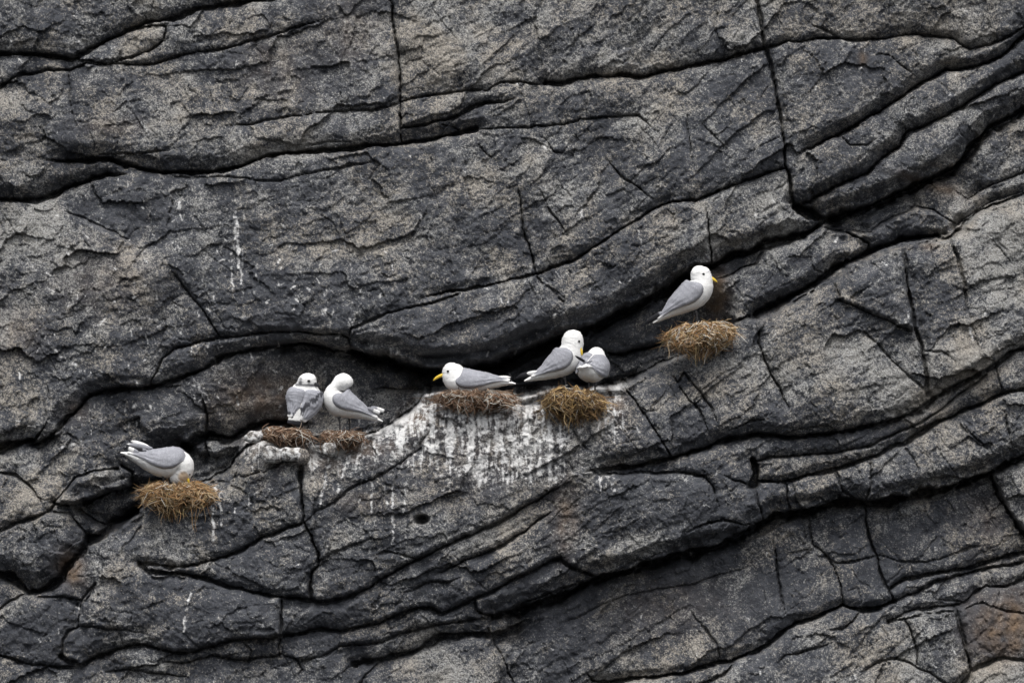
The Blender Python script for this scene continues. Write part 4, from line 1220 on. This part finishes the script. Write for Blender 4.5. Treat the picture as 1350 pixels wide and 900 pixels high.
# ------------------------------------------------------------------ nests
def make_nest(label, cx_, cy_, h, rx, ry, rz, cols, mud, n, seed, hang=(), droop=.5, slope=0.0, white=0.0, lmax=30, thick=.5, wild=.4):
    r = np.random.default_rng(seed)
    origin = to_world(np.array([cx_, cy_ + ry, h]))
    root = bpy.data.objects.new('nest', None); coll.objects.link(root)
    root.location = origin; root.empty_display_size = .05
    root['label'] = label; root['category'] = 'nest'; root['group'] = 'nests on the ledge'

    def surf(u, v, k=1.0):
        """u angle round, v from -1 (bottom) to 1 (rim): squat irregular mound, sagging below"""
        u = np.asarray(u, float); v = np.asarray(v, float)
        prof = np.where(v > 0, np.sqrt(np.clip(1 - np.abs(v) ** 2.4, 0, 1)) * .5 + .5, np.cos(np.clip(np.abs(v), 0, 1) * 1.25))
        cu, su = np.cos(u), np.sin(u)
        lump = 1 + .17 * perlin(1.7 * cu + seed, 1.7 * su + 1.3 * v, 40 + seed) + .10 * perlin(5 * cu + seed, 4 * su + 3 * v, 41 + seed)
        x = cx_ + rx * k * prof * lump * cu
        z = h + rz * k * prof * lump * su
        sag = ry * (.42 * perlin(2.6 * cu + 9, seed + .5 + su, 42 + seed) * (1 - v) * .6 + .32 * perlin(3.4 * cu + 3, seed + 1.3 * su, 43 + seed) * (1 + v) * .5)
        y = cy_ - ry * k * v + slope * (x - cx_) + sag
        return np.stack([x, y, z], -1)
    nu, nv = 72, 26
    u = np.linspace(0, 2 * np.pi, nu, endpoint=False); v = np.linspace(-1, 1, nv)
    Vg, Ug = np.meshgrid(v, u, indexing='ij')
    kk = .9 + .10 * fbm(Ug * 8 + seed, Vg * 6, 1.6, 4, 400 + seed, .7)
    P = surf(Ug, Vg, kk)
    P = np.vstack([P.reshape(-1, 3), [[cx_, cy_ + ry * .9, h]], [[cx_, cy_ - ry * .66, h]]])
    F = grid_faces(nv, nu, True)
    bm = bmesh.new(); vs = [bm.verts.new(p) for p in (to_world(P) - origin)]
    for f in F: bm.faces.new([vs[i] for i in f])
    for k in range(nu):
        k2 = (k + 1) % nu
        bm.faces.new([vs[nv * nu], vs[k2], vs[k]]); bm.faces.new([vs[nv * nu + 1], vs[(nv - 1) * nu + k], vs[(nv - 1) * nu + k2]])
    bmesh.ops.recalc_face_normals(bm, faces=bm.faces[:])
    me = bpy.data.meshes.new('nest_mound'); bm.to_mesh(me); bm.free()
    mc = np.tile(np.array(mud), (len(P), 1)) * (1 + .5 * fbm(P[:, 0] * 1.0, P[:, 1] * 1.0, 9, 3, 420 + seed))[:, None]
    set_col(me, 'col', np.clip(mc, .01, 1))
    link('nest_mound', me, MUD, root)
    # dry stems woven round and hanging
    AV, AF, AC = [], [], []; base = 0
    cols = np.array(cols)
    for i in range(n):
        hangs = i < len(hang)
        uu = r.uniform(-.25, np.pi + .25) if r.random() < .88 else r.uniform(0, 2 * np.pi)
        vv = r.uniform(-.95, 1.0) if r.random() < .72 else r.uniform(.55, 1.0)
        L = lmax * (.25 + .75 * r.random() ** 1.5)
        phi = r.normal(0, .55) if r.random() < .62 else r.uniform(-1.57, 1.57)
        sg = r.choice([-1, 1])
        ns = 7
        f = np.linspace(0, 1, ns)
        curl = r.normal(0, .7)
        ph = phi + curl * f
        du = np.cumsum(np.cos(ph)) / ns * L / rx * sg
        dv = np.cumsum(np.sin(ph)) / ns * L / ry
        lift = r.uniform(.95, 1.07) + .10 * f * r.uniform(0, 1)
        path = surf(uu + du, np.clip(vv + dv, -1.02, 1.03), lift)
        path = path + np.outer(f * f, [0, droop * L * r.uniform(.05, .5), 2.0]) + np.cumsum(r.normal(0, .35, (ns, 3)), 0)
        if r.random() < wild:      # loose ends that stick out
            dvec = np.array([r.normal(0, 7) + .12 * (path[-1, 0] - cx_), r.normal(1, 5), r.uniform(0, 4)])
            path += np.outer(np.clip(f - .45, 0, 1) ** 1.3 * 2, dvec)
        if hangs:
            hx, hy, hl = hang[i]
            z0 = h + rz * math.sqrt(max(.1, 1 - ((hx - cx_) / (rx * 1.1)) ** 2)) + 1.5
            path = np.stack([hx + 3.0 * np.sin(f * 4 + r.uniform(0, 6)) * f + r.normal(0, 3) * f, hy + hl * f, z0 + 0 * f], -1)
        rad = thick * r.uniform(.5, 1.25) * np.array([.7, 1, 1, 1, .9, .75, .3])
        t = np.gradient(path, axis=0); t /= np.linalg.norm(t, axis=1, keepdims=True) + 1e-9
        B = np.cross(t, [0.2, .1, 1.0]); B /= np.linalg.norm(B, axis=1, keepdims=True) + 1e-9
        Nn = np.cross(t, B)
        a3 = np.array([0, 2.094, 4.189])
        ring = path[:, None] + rad[:, None, None] * (np.cos(a3)[None, :, None] * B[:, None] + np.sin(a3)[None, :, None] * Nn[:, None])
        AV.append(ring.reshape(-1, 3)); AF.append(grid_faces(ns, 3, True) + base); base += ns * 3
        c = cols[r.integers(len(cols))] * r.uniform(.55, 1.35)
        if r.random() < white:
            c = np.array([.52, .50, .45]) * r.uniform(.7, 1.25)
        AC.append(np.tile(c, (ns * 3, 1)))
    V = to_world(np.vstack(AV)) - origin
    me = mesh_np('dry_stems', V, np.vstack(AF))
    set_col(me, 'col', np.clip(np.vstack(AC), 0, 1))
    o = link('dry_stems', me, STRAW, root)
    o['kind'] = 'stuff'
    return root


GOLD = [(.36, .225, .11), (.27, .16, .075), (.47, .34, .20), (.17, .10, .05), (.29, .22, .11), (.52, .41, .28), (.33, .19, .085)]
RED = [(.22, .14, .09), (.30, .205, .14), (.14, .085, .055), (.40, .31, .23), (.24, .15, .10), (.10, .06, .04)]
ROOT = [(.36, .24, .10), (.26, .16, .07), (.15, .09, .045), (.44, .32, .17), (.08, .05, .03)]
make_nest('thick grassy nest with long hanging straws under the stooping kittiwake', 236, 655, 60, 43, 18, 26, GOLD, (.09, .055, .03), 1400, 11,
          hang=[(263, 660, 38), (270, 655, 32), (267, 662, 24), (255, 665, 34), (277, 655, 26), (240, 668, 20), (228, 668, 18), (220, 668, 22), (211, 666, 16), (233, 668, 14), (247, 668, 14)], droop=.5, white=.05)
make_nest('matted reddish brown nest under the young dark-billed kittiwake', 380, 574, 51, 33, 10, 24, RED, (.14, .085, .055), 520, 12,
          hang=[(401, 572, 28), (394, 574, 16), (411, 572, 20), (407, 575, 14)], droop=.6, slope=.04, lmax=24, white=.1, wild=.4)
make_nest('thin reddish root nest under the preening kittiwake', 450, 578, 51, 27, 10, 20, RED, (.15, .09, .06), 460, 13,
          hang=[(426, 575, 22), (444, 574, 26), (452, 574, 18), (436, 575, 12)], droop=.7, slope=-.03, lmax=24, white=.1, wild=.4)
make_nest('broad muddy brown nest under the kittiwake lying flat', 626, 527, 51, 52, 12, 24, RED, (.15, .09, .055), 620, 14,
          hang=[(622, 525, 24), (606, 525, 20), (598, 527, 16), (641, 525, 14), (612, 527, 22)], droop=.8, slope=.03, lmax=24, white=.14, wild=.4)
make_nest('tangled root nest shared by the pair of kittiwakes', 757, 532, 56, 36, 18, 23, ROOT, (.06, .036, .02), 1200, 15,
          hang=[(783, 530, 24), (760, 545, 22), (744, 545, 16), (752, 548, 18), (772, 545, 14)], droop=.9, white=.05, lmax=34)
make_nest('golden straw nest whitened with droppings under the lone upright kittiwake', 922, 445, 42, 43, 17, 25, GOLD, (.11, .065, .04), 1400, 16,
          hang=[(880, 450, 22), (890, 455, 22), (915, 455, 28), (905, 458, 16), (930, 455, 16), (940, 450, 18), (886, 448, 18)], droop=.7, slope=-.06, white=.14, lmax=32)
